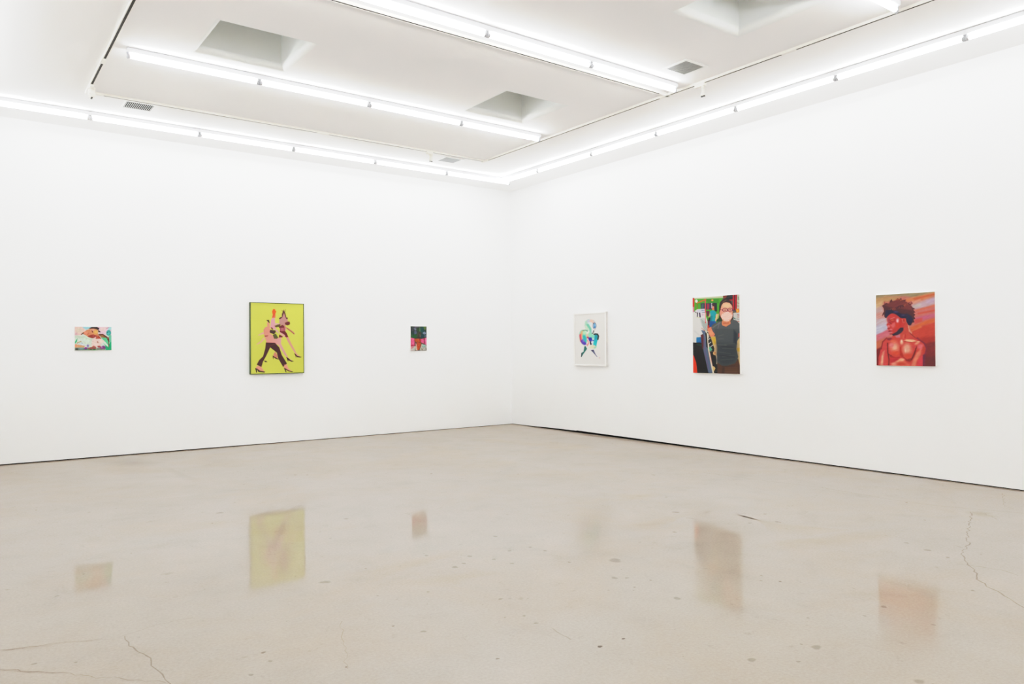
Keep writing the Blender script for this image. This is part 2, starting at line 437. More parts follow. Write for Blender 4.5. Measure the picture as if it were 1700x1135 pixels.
for y, txt in ROWS:
    for i in range(4):
        strip_light(XEND - FIX * (i + .5), y, 0, 'white strip light in the ceiling row %s, %s from the right' % (txt, ORD[i]), 'strip lights in the rows across the ceiling')
for i in range(8):
    strip_light(-7.93, -1.45 - FIX * (i + .5), math.pi / 2, 'white strip light outside the frame at left, %s from the far wall' % ORD[i], 'strip lights outside the frame on the left')
for i in range(6):
    strip_light(-.619 - FIX * (i + .5), -12.44, 0, 'white strip light outside the frame behind the camera, %s from the right' % ORD[i], 'strip lights behind the camera')

# ------------------------------------------------------------------ lighting track
TX0, TX1, TY0, TYB = -6.84, -1.66, -1.60, -5.17
def track(name_label, a, b, cuts=()):
    """open-slot rail from a to b (axis aligned); cuts: places along it where a joint cover closes the slot"""
    ax, ay = a; bx, by = b
    L = math.hypot(bx - ax, by - ay); rz = math.atan2(by - ay, bx - ax)
    t = thing('lighting_track', name_label, 'track', (ax, ay, H), rz, 'lighting tracks on the ceiling')
    bm = bmesh.new()
    add_box(bm, 0, L, -.018, .018, -.004, 0)
    for s in (-1, 1):
        add_box(bm, 0, L, min(s * .018, s * .0105), max(s * .018, s * .0105), -.024, -.0035)
    mesh_obj('rail', bm, TRACK, t)
    bm = bmesh.new(); add_box(bm, .01, L - .01, -.0104, .0104, -.0225, -.0041)
    mesh_obj('conductor_slot', bm, SLOT, t)
    for c in cuts:
        bm = bmesh.new(); add_box(bm, c - .075, c + .075, -.0195, .0195, -.0262, -.0005, .002)
        mesh_obj('joint_cover', bm, TRACK, t)
    return t
track('cream lighting track running parallel to the left wall', (TX0 + .02, TY0), (TX1 - .02, TY0), (0.06, 2.64))
track('cream lighting track running parallel to the right wall', (TX1, TY0 + .02), (TX1, -12.0), (0.04, 3.56, 5.10))
track('cream lighting track with a wide dark slot, at the upper left', (TX0, TY0 + .02), (TX0, -12.0), (0.05, 1.12))
track('cream lighting track close beside the strip lights between the skylight pairs', (TX1 - .02, TYB), (TX0 + .02, TYB), (.03,))

def track_head(x, y, rotz, label, drop=.085, block=.13, fat=.013):
    t = thing('track_lamp_holder', label, 'track fitting', (x, y, H - .024), rotz, 'empty lamp holders on the lighting track')
    bm = bmesh.new(); add_box(bm, -block / 2, block / 2, -.019, .019, -.030, -.0005, .004)
    add_cyl(bm, (block / 2 - .03, 0, -.030), (block / 2 - .03, 0, -.036), .014)
    mesh_obj('adapter', bm, TRACK, t)
    xs = block / 2 - .03
    bm = bmesh.new(); add_cyl(bm, (xs, 0, -.035), (xs, 0, -.035 - drop), fat, 16)
    add_cyl(bm, (xs, 0, -.036), (xs, 0, -.048), fat + .005, 16)
    mesh_obj('stem', bm, TRACK, t)
    zb = -.035 - drop
    bm = bmesh.new(); add_cyl(bm, (xs, 0, zb + .022), (xs, 0, zb), fat + .003, 16, .024)
    add_cyl(bm, (xs, 0, zb), (xs, 0, zb - .012), .024, 16)
    so = mesh_obj('lamp_socket', bm, TRACK, t)
    bm = bmesh.new()
    add_box(bm, xs - .024, xs - .004, -.008, .008, zb - .024, zb - .0115, .002)
    add_box(bm, xs + .004, xs + .024, -.008, .008, zb - .024, zb - .0115, .002)
    p = mesh_obj('contact', bm, PRONG, so)
    p['label'] = 'dark contact prongs'
    return t
track_head(TX1, -5.63, -math.pi / 2, 'cream lamp holder on an arm hanging from the right-hand track, by the grey vent')
track_head(-2.60, TY0, 0, 'cream lamp holder hanging from the far track beside the small far vent', .075, .10, .024)
track_head(TX0, -1.86, -math.pi / 2, 'cream lamp holder at the far left corner of the lighting track', .085, .16, .034)

# ------------------------------------------------------------------ ceiling vents
def vent(cx, cy, wx, wy, slat_axis, n, label, slat_mat, duct_mat, ratio):
    t = thing('air_vent', label, 'vent', (cx, cy, H), 0, 'square air vents in the ceiling')
    f = .028
    hx, hy = wx / 2, wy / 2
    bm = bmesh.new()
    for x0, x1, y0, y1 in ((-hx - f, hx + f, hy, hy + f), (-hx - f, hx + f, -hy - f, -hy), (-hx - f, -hx, -hy, hy), (hx, hx + f, -hy, hy)):
        add_box(bm, x0, x1, y0, y1, -.008, -.0003)
    mesh_obj('frame', bm, VENTF, t)
    bm = bmesh.new(); add_box(bm, -hx, hx, -hy, hy, -.0016, -.0004)
    mesh_obj('duct_opening', bm, duct_mat, t)
    for i in range(n):
        bm = bmesh.new()
        if slat_axis == 'y':
            p = wx / n; x = -hx + p * (i + .5)
            add_box(bm, x - p * ratio / 2, x + p * ratio / 2, -hy, hy, -.0065, -.0035)
        else:
            p = wy / n; y = -hy + p * (i + .5)
            add_box(bm, -hx, hx, y - p * ratio / 2, y + p * ratio / 2, -.0065, -.0035)
        mesh_obj('slat', bm, slat_mat, t)
    return t
vent(-6.298, -1.369, .285, .25, 'y', 15, 'white vent with dark slits near the upper left corner of the track', VENTS, VENTD, .34)
vent(-2.095, -1.322, .27, .24, 'y', 9, 'small grey louvred vent beyond the far track, near the far corner', VENTG, VENTM, .8)
vent(-2.116, -5.815, .27, .255, 'y', 9, 'grey louvred vent at the upper right, beside the right-hand track', VENTG, VENTM, .8)

# ------------------------------------------------------------------ paintings
def val_noise(X, Y, seed=0):
    """cheap smooth value noise for brushwork"""
    def h(i, j):
        v = np.sin(i * 127.1 + j * 311.7 + seed * 74.7) * 43758.5453
        return v - np.floor(v)
    xi, yi = np.floor(X), np.floor(Y); xf, yf = X - xi, Y - yi
    u, v = xf * xf * (3 - 2 * xf), yf * yf * (3 - 2 * yf)
    return (h(xi, yi) * (1 - u) + h(xi + 1, yi) * u) * (1 - v) + (h(xi, yi + 1) * (1 - u) + h(xi + 1, yi + 1) * u) * v

class Sheet:
    """a flat picture laid out in its own drawing units; corners TL, TR, BR, BL of the sheet in those units"""
    def __init__(s, corners, nx, ny, base, soft=.35, tone=.80):
        s.nx, s.ny, s.soft, s.tone = nx, ny, soft, tone
        (x0, y0), (x1, y1), (x2, y2), (x3, y3) = corners
        dx1, dx2, sx = x1 - x2, x3 - x2, x0 - x1 + x2 - x3
        dy1, dy2, sy = y1 - y2, y3 - y2, y0 - y1 + y2 - y3
        den = dx1 * dy2 - dx2 * dy1
        g = (sx * dy2 - dx2 * sy) / den; hh = (dx1 * sy - sx * dy1) / den
        a, b_, c = x1 - x0 + g * x1, x3 - x0 + hh * x3, x0
        d, e, f = y1 - y0 + g * y1, y3 - y0 + hh * y3, y0
        U, Vv = np.meshgrid(np.linspace(0, 1, nx + 1), np.linspace(0, 1, ny + 1))
        W = g * U + hh * Vv + 1
        s.X = (a * U + b_ * Vv + c) / W; s.Y = (d * U + e * Vv + f) / W
        s.C = np.zeros(s.X.shape + (3,)); s.C[:] = base
        s.space(0, 0, 1)
    def space(s, ox, oy, k): s.ox, s.oy, s.k = ox, oy, k
    def P(s, pts): return [(s.ox + x * s.k, s.oy + y * s.k) for x, y in pts]
    def put(s, dist, col, soft, op=1.0, col2=None, g0=None, g1=None):
        soft = s.soft if soft is None else soft
        a = np.clip(.5 - dist / (2 * soft), 0, 1); a = a * a * (3 - 2 * a) * op
        c = np.array(col, float)
        if col2 is not None:
            (ax, ay), (bx, by) = s.P([g0, g1])
            t = np.clip(((s.X - ax) * (bx - ax) + (s.Y - ay) * (by - ay)) / ((bx - ax) ** 2 + (by - ay) ** 2), 0, 1)[..., None]
            c = c * (1 - t) + np.array(col2, float) * t
        s.C = s.C * (1 - a[..., None]) + c * a[..., None]
    def poly(s, pts, col, soft=None, op=1.0, col2=None, g0=None, g1=None):
        p = s.P(pts); n = len(p)
        d2 = np.full(s.X.shape, 1e9); ins = np.zeros(s.X.shape, bool)
        for i in range(n):
            (ax, ay), (bx, by) = p[i], p[(i + 1) % n]
            ex, ey = bx - ax, by - ay
            t = np.clip(((s.X - ax) * ex + (s.Y - ay) * ey) / max(ex * ex + ey * ey, 1e-9), 0, 1)
            d2 = np.minimum(d2, (s.X - ax - t * ex) ** 2 + (s.Y - ay - t * ey) ** 2)
            cr = ((ay > s.Y) != (by > s.Y))
            if abs(ey) > 1e-9: ins ^= cr & (s.X < ax + (s.Y - ay) / ey * ex)
        s.put(np.where(ins, -1, 1) * np.sqrt(d2), col, soft, op, col2, g0, g1)
    def ell(s, cx, cy, rx, ry, col, rot=0, soft=None, op=1.0, col2=None, g0=None, g1=None, ring=None):
        (cx, cy), = s.P([(cx, cy)]); rx *= s.k; ry *= s.k
        c, n = math.cos(math.radians(rot)), math.sin(math.radians(rot))
        u = (s.X - cx) * c + (s.Y - cy) * n; v = -(s.X - cx) * n + (s.Y - cy) * c
        r = np.sqrt((u / rx) ** 2 + (v / ry) ** 2)
        d = (r - 1) * min(rx, ry)
        if ring is not None: d = np.abs(d) - ring * s.k
        s.put(d, col, soft, op, col2, g0, g1)
    def line(s, pts, w, col, soft=None, op=1.0):
        p = s.P(pts); d2 = np.full(s.X.shape, 1e9)
        for (ax, ay), (bx, by) in zip(p, p[1:]):
            ex, ey = bx - ax, by - ay
            t = np.clip(((s.X - ax) * ex + (s.Y - ay) * ey) / max(ex * ex + ey * ey, 1e-9), 0, 1)
            d2 = np.minimum(d2, (s.X - ax - t * ex) ** 2 + (s.Y - ay - t * ey) ** 2)
        s.put(np.sqrt(d2) - w * s.k / 2, col, soft, op)
    def brush(s, amp, fx, fy, ang=0, seed=0):
        c, n = math.cos(math.radians(ang)), math.sin(math.radians(ang))
        u = s.X * c + s.Y * n; v = -s.X * n + s.Y * c
        m = val_noise(u * fx, v * fy, seed) - .5 + .5 * (val_noise(u * fx * 2.3, v * fy * 2.3, seed + 3) - .5)
        s.C = np.clip(s.C * (1 + amp * m[..., None]), 0, 255)

def painted_grid(name, sh, w, h, parent, yoff):
    """fine grid in the local XZ plane facing -Y, one paint colour per vertex"""
    nx, ny = sh.nx, sh.ny
    xs = np.linspace(-w / 2, w / 2, nx + 1); zs = np.linspace(h / 2, -h / 2, ny + 1)
    XX, ZZ = np.meshgrid(xs, zs)
    co = np.stack([XX, np.full_like(XX, yoff), ZZ], -1).reshape(-1, 3)
    idx = np.arange((nx + 1) * (ny + 1)).reshape(ny + 1, nx + 1)
    q = np.stack([idx[:-1, :-1], idx[1:, :-1], idx[1:, 1:], idx[:-1, 1:]], -1).reshape(-1, 4)
    me = bpy.data.meshes.new(name)
    me.from_pydata(co.tolist(), [], q.tolist())
    v = np.clip(sh.C, 0, 255) / 255
    l = np.where(v <= .04045, v / 12.92, ((v + .055) / 1.055) ** 2.4)
    at = me.color_attributes.new('paint', 'FLOAT_COLOR', 'POINT')
    rgba = np.ones((co.shape[0], 4)); rgba[:, :3] = l.reshape(-1, 3) * sh.tone
    at.data.foreach_set('color', rgba.astype(np.float32).ravel())
    me.materials.append(PAINT)
    o = bpy.data.objects.new(name, me); COL.objects.link(o); o.parent = parent
    return o

def artwork(sh, w, h, wall, along, zc, depth, label, style='canvas', cat='painting', name='hanging_painting'):
    """hung flat on a wall: local -Y faces the room"""
    if wall == 'left': loc, rz = (along, 0, zc), 0
    else: loc, rz = (0, along, zc), -math.pi / 2
    t = thing(name, label, cat, loc, rz, 'artworks hung on the two walls')
    if style == 'canvas':
        bm = bmesh.new(); add_box(bm, -w / 2, w / 2, -depth, -.0005, -h / 2, h / 2, .0025)
        mesh_obj('stretched_canvas', bm, CANVAS, t)
        painted_grid('painted_image', sh, w - .003, h - .003, t, -depth - .0006)
    else:
        fw = .010 if style == 'olive' else .022
        mat = OLIVE if style == 'olive' else WFRAME
        bm = bmesh.new()
        for x0, x1, z0, z1 in ((-w / 2, w / 2, h / 2 - fw, h / 2), (-w / 2, w / 2, -h / 2, -h / 2 + fw), (-w / 2, -w / 2 + fw, -h / 2 + fw, h / 2 - fw), (w / 2 - fw, w / 2, -h / 2 + fw, h / 2 - fw)):
            add_box(bm, x0, x1, -depth, -.0005, z0, z1)
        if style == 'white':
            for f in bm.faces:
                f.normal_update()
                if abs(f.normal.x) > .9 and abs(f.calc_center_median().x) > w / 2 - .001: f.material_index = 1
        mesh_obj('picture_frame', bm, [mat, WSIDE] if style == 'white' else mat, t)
        bm = bmesh.new(); add_box(bm, -w / 2 + fw, w / 2 - fw, -depth + .010, -.002, -h / 2 + fw, h / 2 - fw)
        mesh_obj('backing_panel', bm, CANVAS, t)
        painted_grid('painted_image' if style == 'olive' else 'drawing_sheet', sh, w - 2 * fw, h - 2 * fw, t, -depth + .0085 if style != 'olive' else -depth + .004)
    return t

# ---- 1: two sleepers among flowers (small, landscape)
s = Sheet([(262, 222), (1425, 230), (1422, 966), (268, 972)], 130, 86, (214, 226, 212), 9)
s.poly([(262,222),(560,222),(600,300),(540,420),(470,500),(262,500)], (236,184,176))
s.ell(400,340,110,90,(222,196,170),soft=60)
s.ell(300,460,50,40,(220,160,170),soft=40)
s.poly([(480,222),(800,222),(740,270),(640,320),(590,315)], (150,214,226))
s.poly([(960,222),(1425,222),(1425,520),(1240,480),(1020,440)], (238,190,208))
s.poly([(1040,300),(1120,260),(1290,240),(1230,340),(1130,380),(1060,350)], (240,200,196))
s.poly([(1340,225),(1425,225),(1425,330),(1300,330)], (160,226,226))
s.line([(1240,300),(1330,250),(1370,235)],12,(170,90,130))
s.ell(1335,420,80,92,(58,158,150)); s.ell(1320,430,40,40,(90,190,180)); s.ell(1305,415,18,14,(20,70,80))
s.poly([(262,505),(640,505),(860,600),(840,760),(780,860),(480,800),(262,760)], (206,226,200))
s.line([(280,540),(560,560),(800,660)],26,(184,214,176),soft=20); s.line([(400,640),(700,690)],40,(214,232,220),soft=30)
s.poly([(690,285),(800,235),(960,232),(1040,270),(1010,330),(1090,395),(1010,405),(1000,330),(860,292)], (38,22,26))
s.poly([(990,460),(1150,448),(1300,550),(1345,620),(1330,810),(1290,740),(1250,610),(1080,540)], (104,48,30))
s.poly([(1030,500),(1150,490),(1230,560),(1110,570)], (150,110,60))
s.poly([(900,570),(990,470),(1110,605),(930,620)], (164,62,40))
s.poly([(500,415),(545,395),(640,325),(760,290),(870,286),(985,320),(1005,480),(985,560),(820,590),(700,565),(650,525),(540,470)], (216,130,94))
s.ell(920,390,70,75,(236,166,90),soft=40); s.ell(610,425,60,48,(240,134,112),soft=30); s.ell(830,330,60,26,(228,150,130),soft=20)
s.poly([(660,540),(720,500),(850,470),(985,520),(960,590),(800,585)], (140,54,40)); s.ell(850,520,34,18,(170,70,80))
s.ell(815,375,38,13,(70,34,30),rot=65); s.line([(700,430),(660,470),(700,500)],14,(176,80,62))
s.line([(470,470),(540,420)],30,(80,60,40))
s.poly([(800,640),(870,610),(1080,605),(1210,680),(1100,760),(1060,840),(940,850),(790,850)], (240,200,186))
s.ell(985,715,34,20,(190,120,110),rot=60); s.ell(990,705,14,10,(100,50,50)); s.ell(1110,690,60,40,(242,214,196),soft=20)
s.ell(1030,855,56,30,(168,74,76)); s.poly([(800,860),(860,820),(940,870),(930,920),(700,930)], (188,98,86))
s.poly([(835,590),(945,535),(925,605),(870,610)], (246,182,176))
s.poly([(262,800),(350,790),(600,835),(560,875),(262,885)], (216,144,104)); s.line([(340,740),(460,690)],30,(176,140,110)); s.poly([(262,790),(320,770),(340,850),(262,860)], (228,130,96))
s.poly([(262,710),(350,590),(335,690),(280,770)], (44,170,112))
s.ell(478,770,42,40,(128,134,168)); s.ell(676,830,40,44,(134,116,178)); s.poly([(350,770),(450,740),(640,810),(600,835)], (206,220,228))
s.poly([(262,885),(700,885),(700,972),(262,972)], (104,122,110)); s.ell(330,935,40,22,(60,50,40)); s.ell(470,920,70,22,(128,160,160),soft=14)
s.ell(612,905,42,36,(142,34,134)); s.poly([(680,900),(760,870),(940,860),(940,950),(700,955)], (150,84,74)); s.ell(770,940,30,16,(60,60,44)); s.ell(880,940,34,16,(30,60,40))
s.poly([(950,890),(1230,900),(1230,972),(950,972)], (130,136,124)); s.poly([(1040,890),(1160,820),(1240,850),(1235,930),(1080,920)], (124,62,124)); s.ell(1120,880,26,18,(180,110,170))
s.line([(600,968),(960,962)],26,(24,140,84))
s.poly([(1240,972),(1230,840),(1170,750),(1320,860),(1350,780),(1425,590),(1425,972)], (22,160,112))
s.poly([(1090,570),(1260,570),(1330,700),(1330,830),(1240,720)], (88,190,132)); s.poly([(1330,490),(1425,490),(1425,700),(1360,720)], (108,190,152))
s.line([(1335,560),(1345,700),(1335,860)],20,(110,50,44)); s.line([(1320,560),(1310,600)],16,(230,180,160)); s.line([(1180,770),(1330,870)],10,(160,220,150))
s.brush(.12,.02,.03,20,1)
artwork(s, .411, .300, 'left', -6.585, 1.5095, .020, 'small landscape painting of two sleeping faces among flowers, leftmost on the left wall')

# ---- 2: two dancing figures on chartreuse, dark olive frame
s = Sheet([(136, 104), (842, 124), (842, 1034), (143, 1050)], 156, 200, (214, 216, 88), 3.4, .76)
s.brush(.03,.004,.004,0,5)
# rear dancer
s.poly([(600,555),(640,560),(682,650),(722,722),(752,780),(805,832),(745,802),(690,722),(640,640)], (222,146,132))
s.poly([(715,778),(735,788),(762,815),(822,828),(800,838),(752,832),(745,812),(741,846),(734,810)], (58,20,26))
s.poly([(480,600),(552,560),(542,650),(600,760),(642,842),(702,885),(640,862),(590,802),(520,690)], (226,152,152))
s.poly([(610,828),(640,843),(672,872),(716,885),(684,893),(640,873),(636,892),(624,860)], (52,22,24))
s.poly([(438,800),(462,755),(492,800),(495,842),(452,832)], (216,128,112)); s.poly([(430,808),(460,828),(502,850),(512,866),(470,852),(442,832),(440,862),(432,842)], (66,26,28))
s.space(420 * 1.0, 505, .05728)
def up(p): return [((420 + x * .05728 - 400) / .12333, (505 + y * .05728 - 490) / .12333) for x, y in p]
s.space(0, 0, 1)
s.poly(up([(770,440),(830,390),(870,300),(900,250),(930,300),(960,390),(1010,440),(1020,500),(930,560),(960,640),(880,640),(770,590)]), (190,134,130))
s.poly(up([(760,410),(800,375),(840,370),(845,280),(900,150),(945,260),(965,340),(970,380),(1020,395),(1010,435),(970,430),(950,380),(905,255),(870,340),(850,395),(780,440)]), (84,46,42))
s.line(up([(845,180),(880,220)]),6,(110,70,40)); s.line(up([(950,150),(945,220)]),6,(120,90,50))
s.poly(up([(930,540),(1000,510),(1060,500),(1085,555),(1060,600),(1000,615),(940,590)]), (104,28,34))
s.poly(up([(700,600),(780,640),(860,600),(950,660),(940,720),(780,700)]), (112,34,42))
s.poly(up([(780,690),(940,680),(970,730),(930,800),(780,790)]), (206,130,138))
for q in (800,840,880,915): s.line(up([(q,690),(q+4,780)]),9,(126,48,56))
s.poly(up([(780,780),(940,780),(990,850),(1030,950),(970,960),(920,930),(860,880),(790,840)]), (108,30,34))
s.poly(up([(770,880),(870,930),(860,960),(750,960)]), (110,34,36))
s.poly(up([(780,800),(900,870),(940,910),(930,950),(880,940),(790,860)]), (228,160,150))
s.poly(up([(900,600),(960,660),(1040,700),(1180,800),(1220,850),(1200,885),(1130,820),(1000,730),(920,680)]), (202,128,112)); s.line(up([(1000,700),(1190,860)]),8,(150,80,60))
# front dancer
s.poly(up([(150,900),(250,830),(320,800),(330,870),(250,880),(180,910)]), (232,160,148))
s.poly(up([(100,1160),(240,1060),(320,960),(360,1000),(250,1110),(140,1170)]), (236,162,142))
s.poly(up([(560,210),(590,140),(640,140),(660,190),(685,210),(660,270),(660,400),(550,400),(575,310)]), (255,92,24), col2=(236,110,90), g0=up([(600,250)])[0], g1=up([(600,400)])[0])
s.line(up([(590,370),(625,270)]),6,(200,60,30))
s.poly(up([(560,400),(640,400),(650,520),(640,600),(700,640),(660,700),(740,780),(760,860),(720,830),(640,740),(500,690),(520,560),(530,450)]), (224,150,160))
s.poly(up([(640,550),(770,560),(770,590),(640,610)]), (220,160,160))
s.poly(up([(630,630),(720,590),(800,580),(800,630),(720,665),(670,675)]), (96,84,40))
s.poly(up([(395,460),(470,455),(500,550),(470,540),(420,490)]), (72,38,30))
s.poly(up([(410,530),(440,520),(490,560),(500,660),(480,760),(420,640)]), (230,140,120))
s.poly(up([(370,660),(450,640),(510,720),(500,840),(570,890),(640,1000),(760,970),(830,960),(800,1140),(780,1180),(640,1160),(400,1110),(370,1000),(330,900),(310,740)]), (230,140,122), col2=(226,150,150), g0=up([(400,800)])[0], g1=up([(820,1060)])[0])
s.poly(up([(350,910),(450,905),(430,930),(350,940)]), (120,40,40))
s.poly(up([(510,740),(660,760),(670,810),(620,870),(500,830),(490,790)]), (72,42,40))
s.poly(up([(580,890),(670,850),(740,970),(700,1000),(620,1000)]), (82,84,36))
s.poly(up([(520,680),(560,670),(600,730),(560,740)]), (110,60,40))
s.poly([(340,636),(460,640),(520,702),(552,802),(622,915),(570,962),(502,842),(488,772),(398,702),(346,812),(302,892),(282,962),(218,930),(250,870),(302,820),(330,720)], (76,36,38))
s.line([(380,690),(470,650)],8,(110,50,40))
s.poly([(228,942),(280,960),(322,1022),(240,1002),(205,970)], (242,150,134)); s.poly([(195,975),(226,983),(262,1010),(332,1022),(322,1036),(240,1026),(221,992),(223,1036),(212,1036),(204,1000)], (50,16,20))
s.poly([(588,930),(622,930),(642,980),(692,1014),(622,1002),(580,972)], (240,150,134)); s.poly([(580,970),(610,985),(652,1010),(706,1022),(690,1030),(640,1018),(606,997),(616,1031),(605,1031),(591,1000)], (50,16,20))
s.poly([(312,876),(345,880),(362,896),(330,897)], (60,34,24))
artwork(s, .787, 1.025, 'left', -4.2385, 1.518, .045, 'chartreuse painting of two strutting dancers in heels, in a thin dark green frame', 'olive')

# ---- 3: potted plant over pink wall (small, portrait)
s = Sheet([(208, 195), (680, 195), (680, 905), (208, 905)], 80, 120, (36, 52, 46), 8)
for a in ((345,280,34,44,(96,98,118)),(350,380,44,54,(84,88,116)),(612,392,50,42,(120,128,150)),(642,480,40,32,(88,96,108)),(318,480,66,56,(24,92,38)),(552,300,66,80,(22,72,72)),(540,470,60,66,(20,62,70)),(632,245,28,58,(104,122,58)),(480,300,16,90,(86,124,74)),(458,440,62,96,(64,54,42)),(430,290,36,60,(40,66,34)),(250,300,40,60,(60,62,70)),(270,410,40,70,(24,56,50)),(380,215,90,24,(92,80,92)),(240,480,18,70,(70,110,66)),(590,220,20,30,(60,110,60))):
    s.ell(*a, soft=14)
s.line([(300,260),(370,300)],9,(140,142,160)); s.line([(590,380),(640,410)],9,(150,156,178)); s.line([(370,520),(470,300)],10,(50,90,40)); s.line([(400,520),(400,420)],12,(60,90,50)); s.line([(490,500),(480,440)],14,(120,110,110))
s.poly([(200,528),(320,552),(325,745),(200,750)], (236,92,132)); s.line([(200,600),(320,610)],10,(222,70,112)); s.poly([(200,742),(322,742),(322,772),(200,772)], (186,40,78))
s.poly([(200,772),(320,772),(290,850),(200,870)], (216,134,142)); s.poly([(200,850),(300,820),(340,905),(200,905)], (196,176,170))
s.poly([(490,572),(600,545),(600,700),(520,670)], (236,92,136)); s.poly([(596,540),(628,535),(632,722),(598,705)], (146,38,68)); s.poly([(626,534),(690,525),(690,750),(630,715)], (240,112,152))
s.poly([(318,770),(372,780),(376,890),(280,890)], (178,190,174)); s.poly([(540,715),(640,735),(690,760),(690,905),(480,905),(500,800)], (170,170,160)); s.poly([(545,720),(640,740),(640,800),(545,820)], (146,182,170)); s.line([(540,850),(560,890)],18,(118,98,78)); s.line([(660,830),(680,900)],16,(110,96,90)); s.line([(620,800),(590,880)],12,(196,186,176)); s.line([(340,890),(360,850)],12,(110,90,80))
s.poly([(330,680),(358,670),(358,770),(320,772)], (112,52,62))
s.poly([(318,556),(502,556),(510,620),(480,668),(350,662)], (188,88,30)); s.poly([(460,560),(502,560),(510,640),(470,660)], (170,44,44))
s.poly([(355,660),(395,760),(410,905),(365,890)], (238,190,172)); s.poly([(545,670),(505,800),(462,905),(490,870),(535,770)], (238,200,172)); s.line([(475,665),(485,690)],14,(230,200,150))
s.poly([(385,655),(520,672),(486,800),(452,890),(408,880),(384,775)], (190,74,32)); s.line([(400,650),(480,668)],12,(60,30,20)); s.line([(450,760),(430,860)],14,(160,50,24)); s.line([(420,680),(440,760)],12,(206,100,50))
s.brush(.25,.03,.03,30,2)
artwork(s, .302, .402, 'left', -1.902, 1.5225, .020, 'small portrait-format painting of an orange plant pot before a pink wall, left of the corner')

# ---- 4: rainbow bird-like figure on white paper, white frame
s = Sheet([(953.9+1.5, 521.4), (1005.4, 518.4), (1005.6, 606.3), (955.2, 604.0)], 104, 166, (234, 231, 227), .45, .86)
s.space(960, 525, .06608)
s.line([(240,330),(205,220),(215,130),(270,90)],64,(160,214,178),soft=.9); s.line([(205,230),(230,300)],30,(216,224,190),soft=1); s.line([(265,105),(320,100)],72,(190,194,220),soft=.9); s.line([(330,100),(385,115)],70,(238,186,160),soft=.9); s.line([(390,95),(430,130)],22,(190,196,198),soft=.7)
s.ell(300,180,44,40,(214,236,240),soft=1)
s.line([(250,200),(310,300),(330,420)],62,(112,200,160),soft=1); s.line([(345,330),(335,410)],22,(170,196,212),soft=.8)
s.ell(418,225,42,70,(210,226,240)); s.ell(418,225,42,74,(70,70,92),ring=5); s.ell(422,225,30,62,(70,132,196)); s.ell(432,210,10,30,(166,206,238),soft=.6); s.ell(412,270,18,22,(60,110,170),soft=.6); s.line([(380,150),(395,180)],14,(70,60,70))
s.ell(425,310,26,22,(206,196,196),soft=.7)
s.ell(135,520,98,195,(120,210,170),rot=-8); s.poly([(40,480),(90,360),(150,330),(120,450),(110,560),(60,600)], (240,150,110),soft=1.6); s.poly([(40,450),(75,430),(90,560),(130,700),(60,620)], (226,62,100),soft=1.2); s.poly([(70,600),(120,570),(200,640),(215,700),(160,715),(100,670)], (80,44,166),soft=1.3); s.poly([(120,470),(190,470),(215,580),(200,650),(140,590)], (34,170,176),soft=1.3); s.poly([(110,560),(140,560),(170,640),(120,640)], (120,110,190),soft=1.5)
s.line([(130,345),(190,335),(240,360)],26,(92,136,110),soft=.8); s.ell(170,400,50,40,(170,232,170),soft=1.5); s.ell(250,470,50,45,(224,190,150),soft=1.4)
s.ell(350,500,90,60,(126,216,178),soft=1.6); s.ell(300,440,40,50,(140,220,170),soft=1.4)
s.poly([(430,430),(500,440),(510,540),(480,640),(460,760),(400,790),(385,700),(400,600)], (14,170,186),soft=.9); s.poly([(430,440),(480,430),(470,560),(420,580)], (14,140,160),soft=1.2); s.ell(420,690,34,60,(20,186,190),soft=1)
s.line([(430,435),(490,440),(515,490),(500,570)],38,(46,58,58),soft=.6); s.line([(400,350),(395,390),(365,420)],24,(46,42,44),soft=.5); s.ell(380,400,14,26,(160,150,150),soft=.5); s.poly([(390,420),(440,430),(420,470),(390,450)], (40,46,50))
s.poly([(230,510),(290,520),(340,520),(360,580),(340,620),(290,620),(260,560)], (36,32,156),soft=.7); s.poly([(230,500),(270,500),(270,550),(220,540)], (190,60,90),soft=.8); s.poly([(290,620),(340,620),(360,690),(320,720),(300,690)], (44,36,60),soft=.6); s.ell(380,600,24,20,(70,90,180),soft=.8); s.ell(350,650,18,30,(222,224,244),soft=.7)
s.poly([(220,560),(265,590),(280,680),(240,750),(215,720),(250,660)], (236,128,124),soft=.9); s.poly([(290,760),(340,720),(420,720),(470,770),(420,810),(330,800),(260,790)], (232,224,176),soft=1); s.poly([(400,770),(470,740),(450,800),(400,810)], (150,222,180),soft=.9)
s.poly([(160,750),(190,735),(230,810),(190,870),(130,950),(95,1015),(75,1010),(90,910),(140,880)], (32,104,98)); s.line([(90,920),(84,1010)],16,(62,58,66))
s.poly([(320,850),(345,840),(395,835),(420,900),(450,970),(495,1025),(460,1010),(420,960),(360,890)], (88,92,124)); s.poly([(335,855),(385,845),(370,890)], (60,54,86))
s.ell(538,1048,16,14,(226,176,172),soft=.5)
artwork(s, .745, .832, 'right', -2.1015, 1.488, .042, 'white-framed drawing of a rainbow-coloured bird-like figure on white paper', 'white', 'framed drawing', 'framed_drawing')

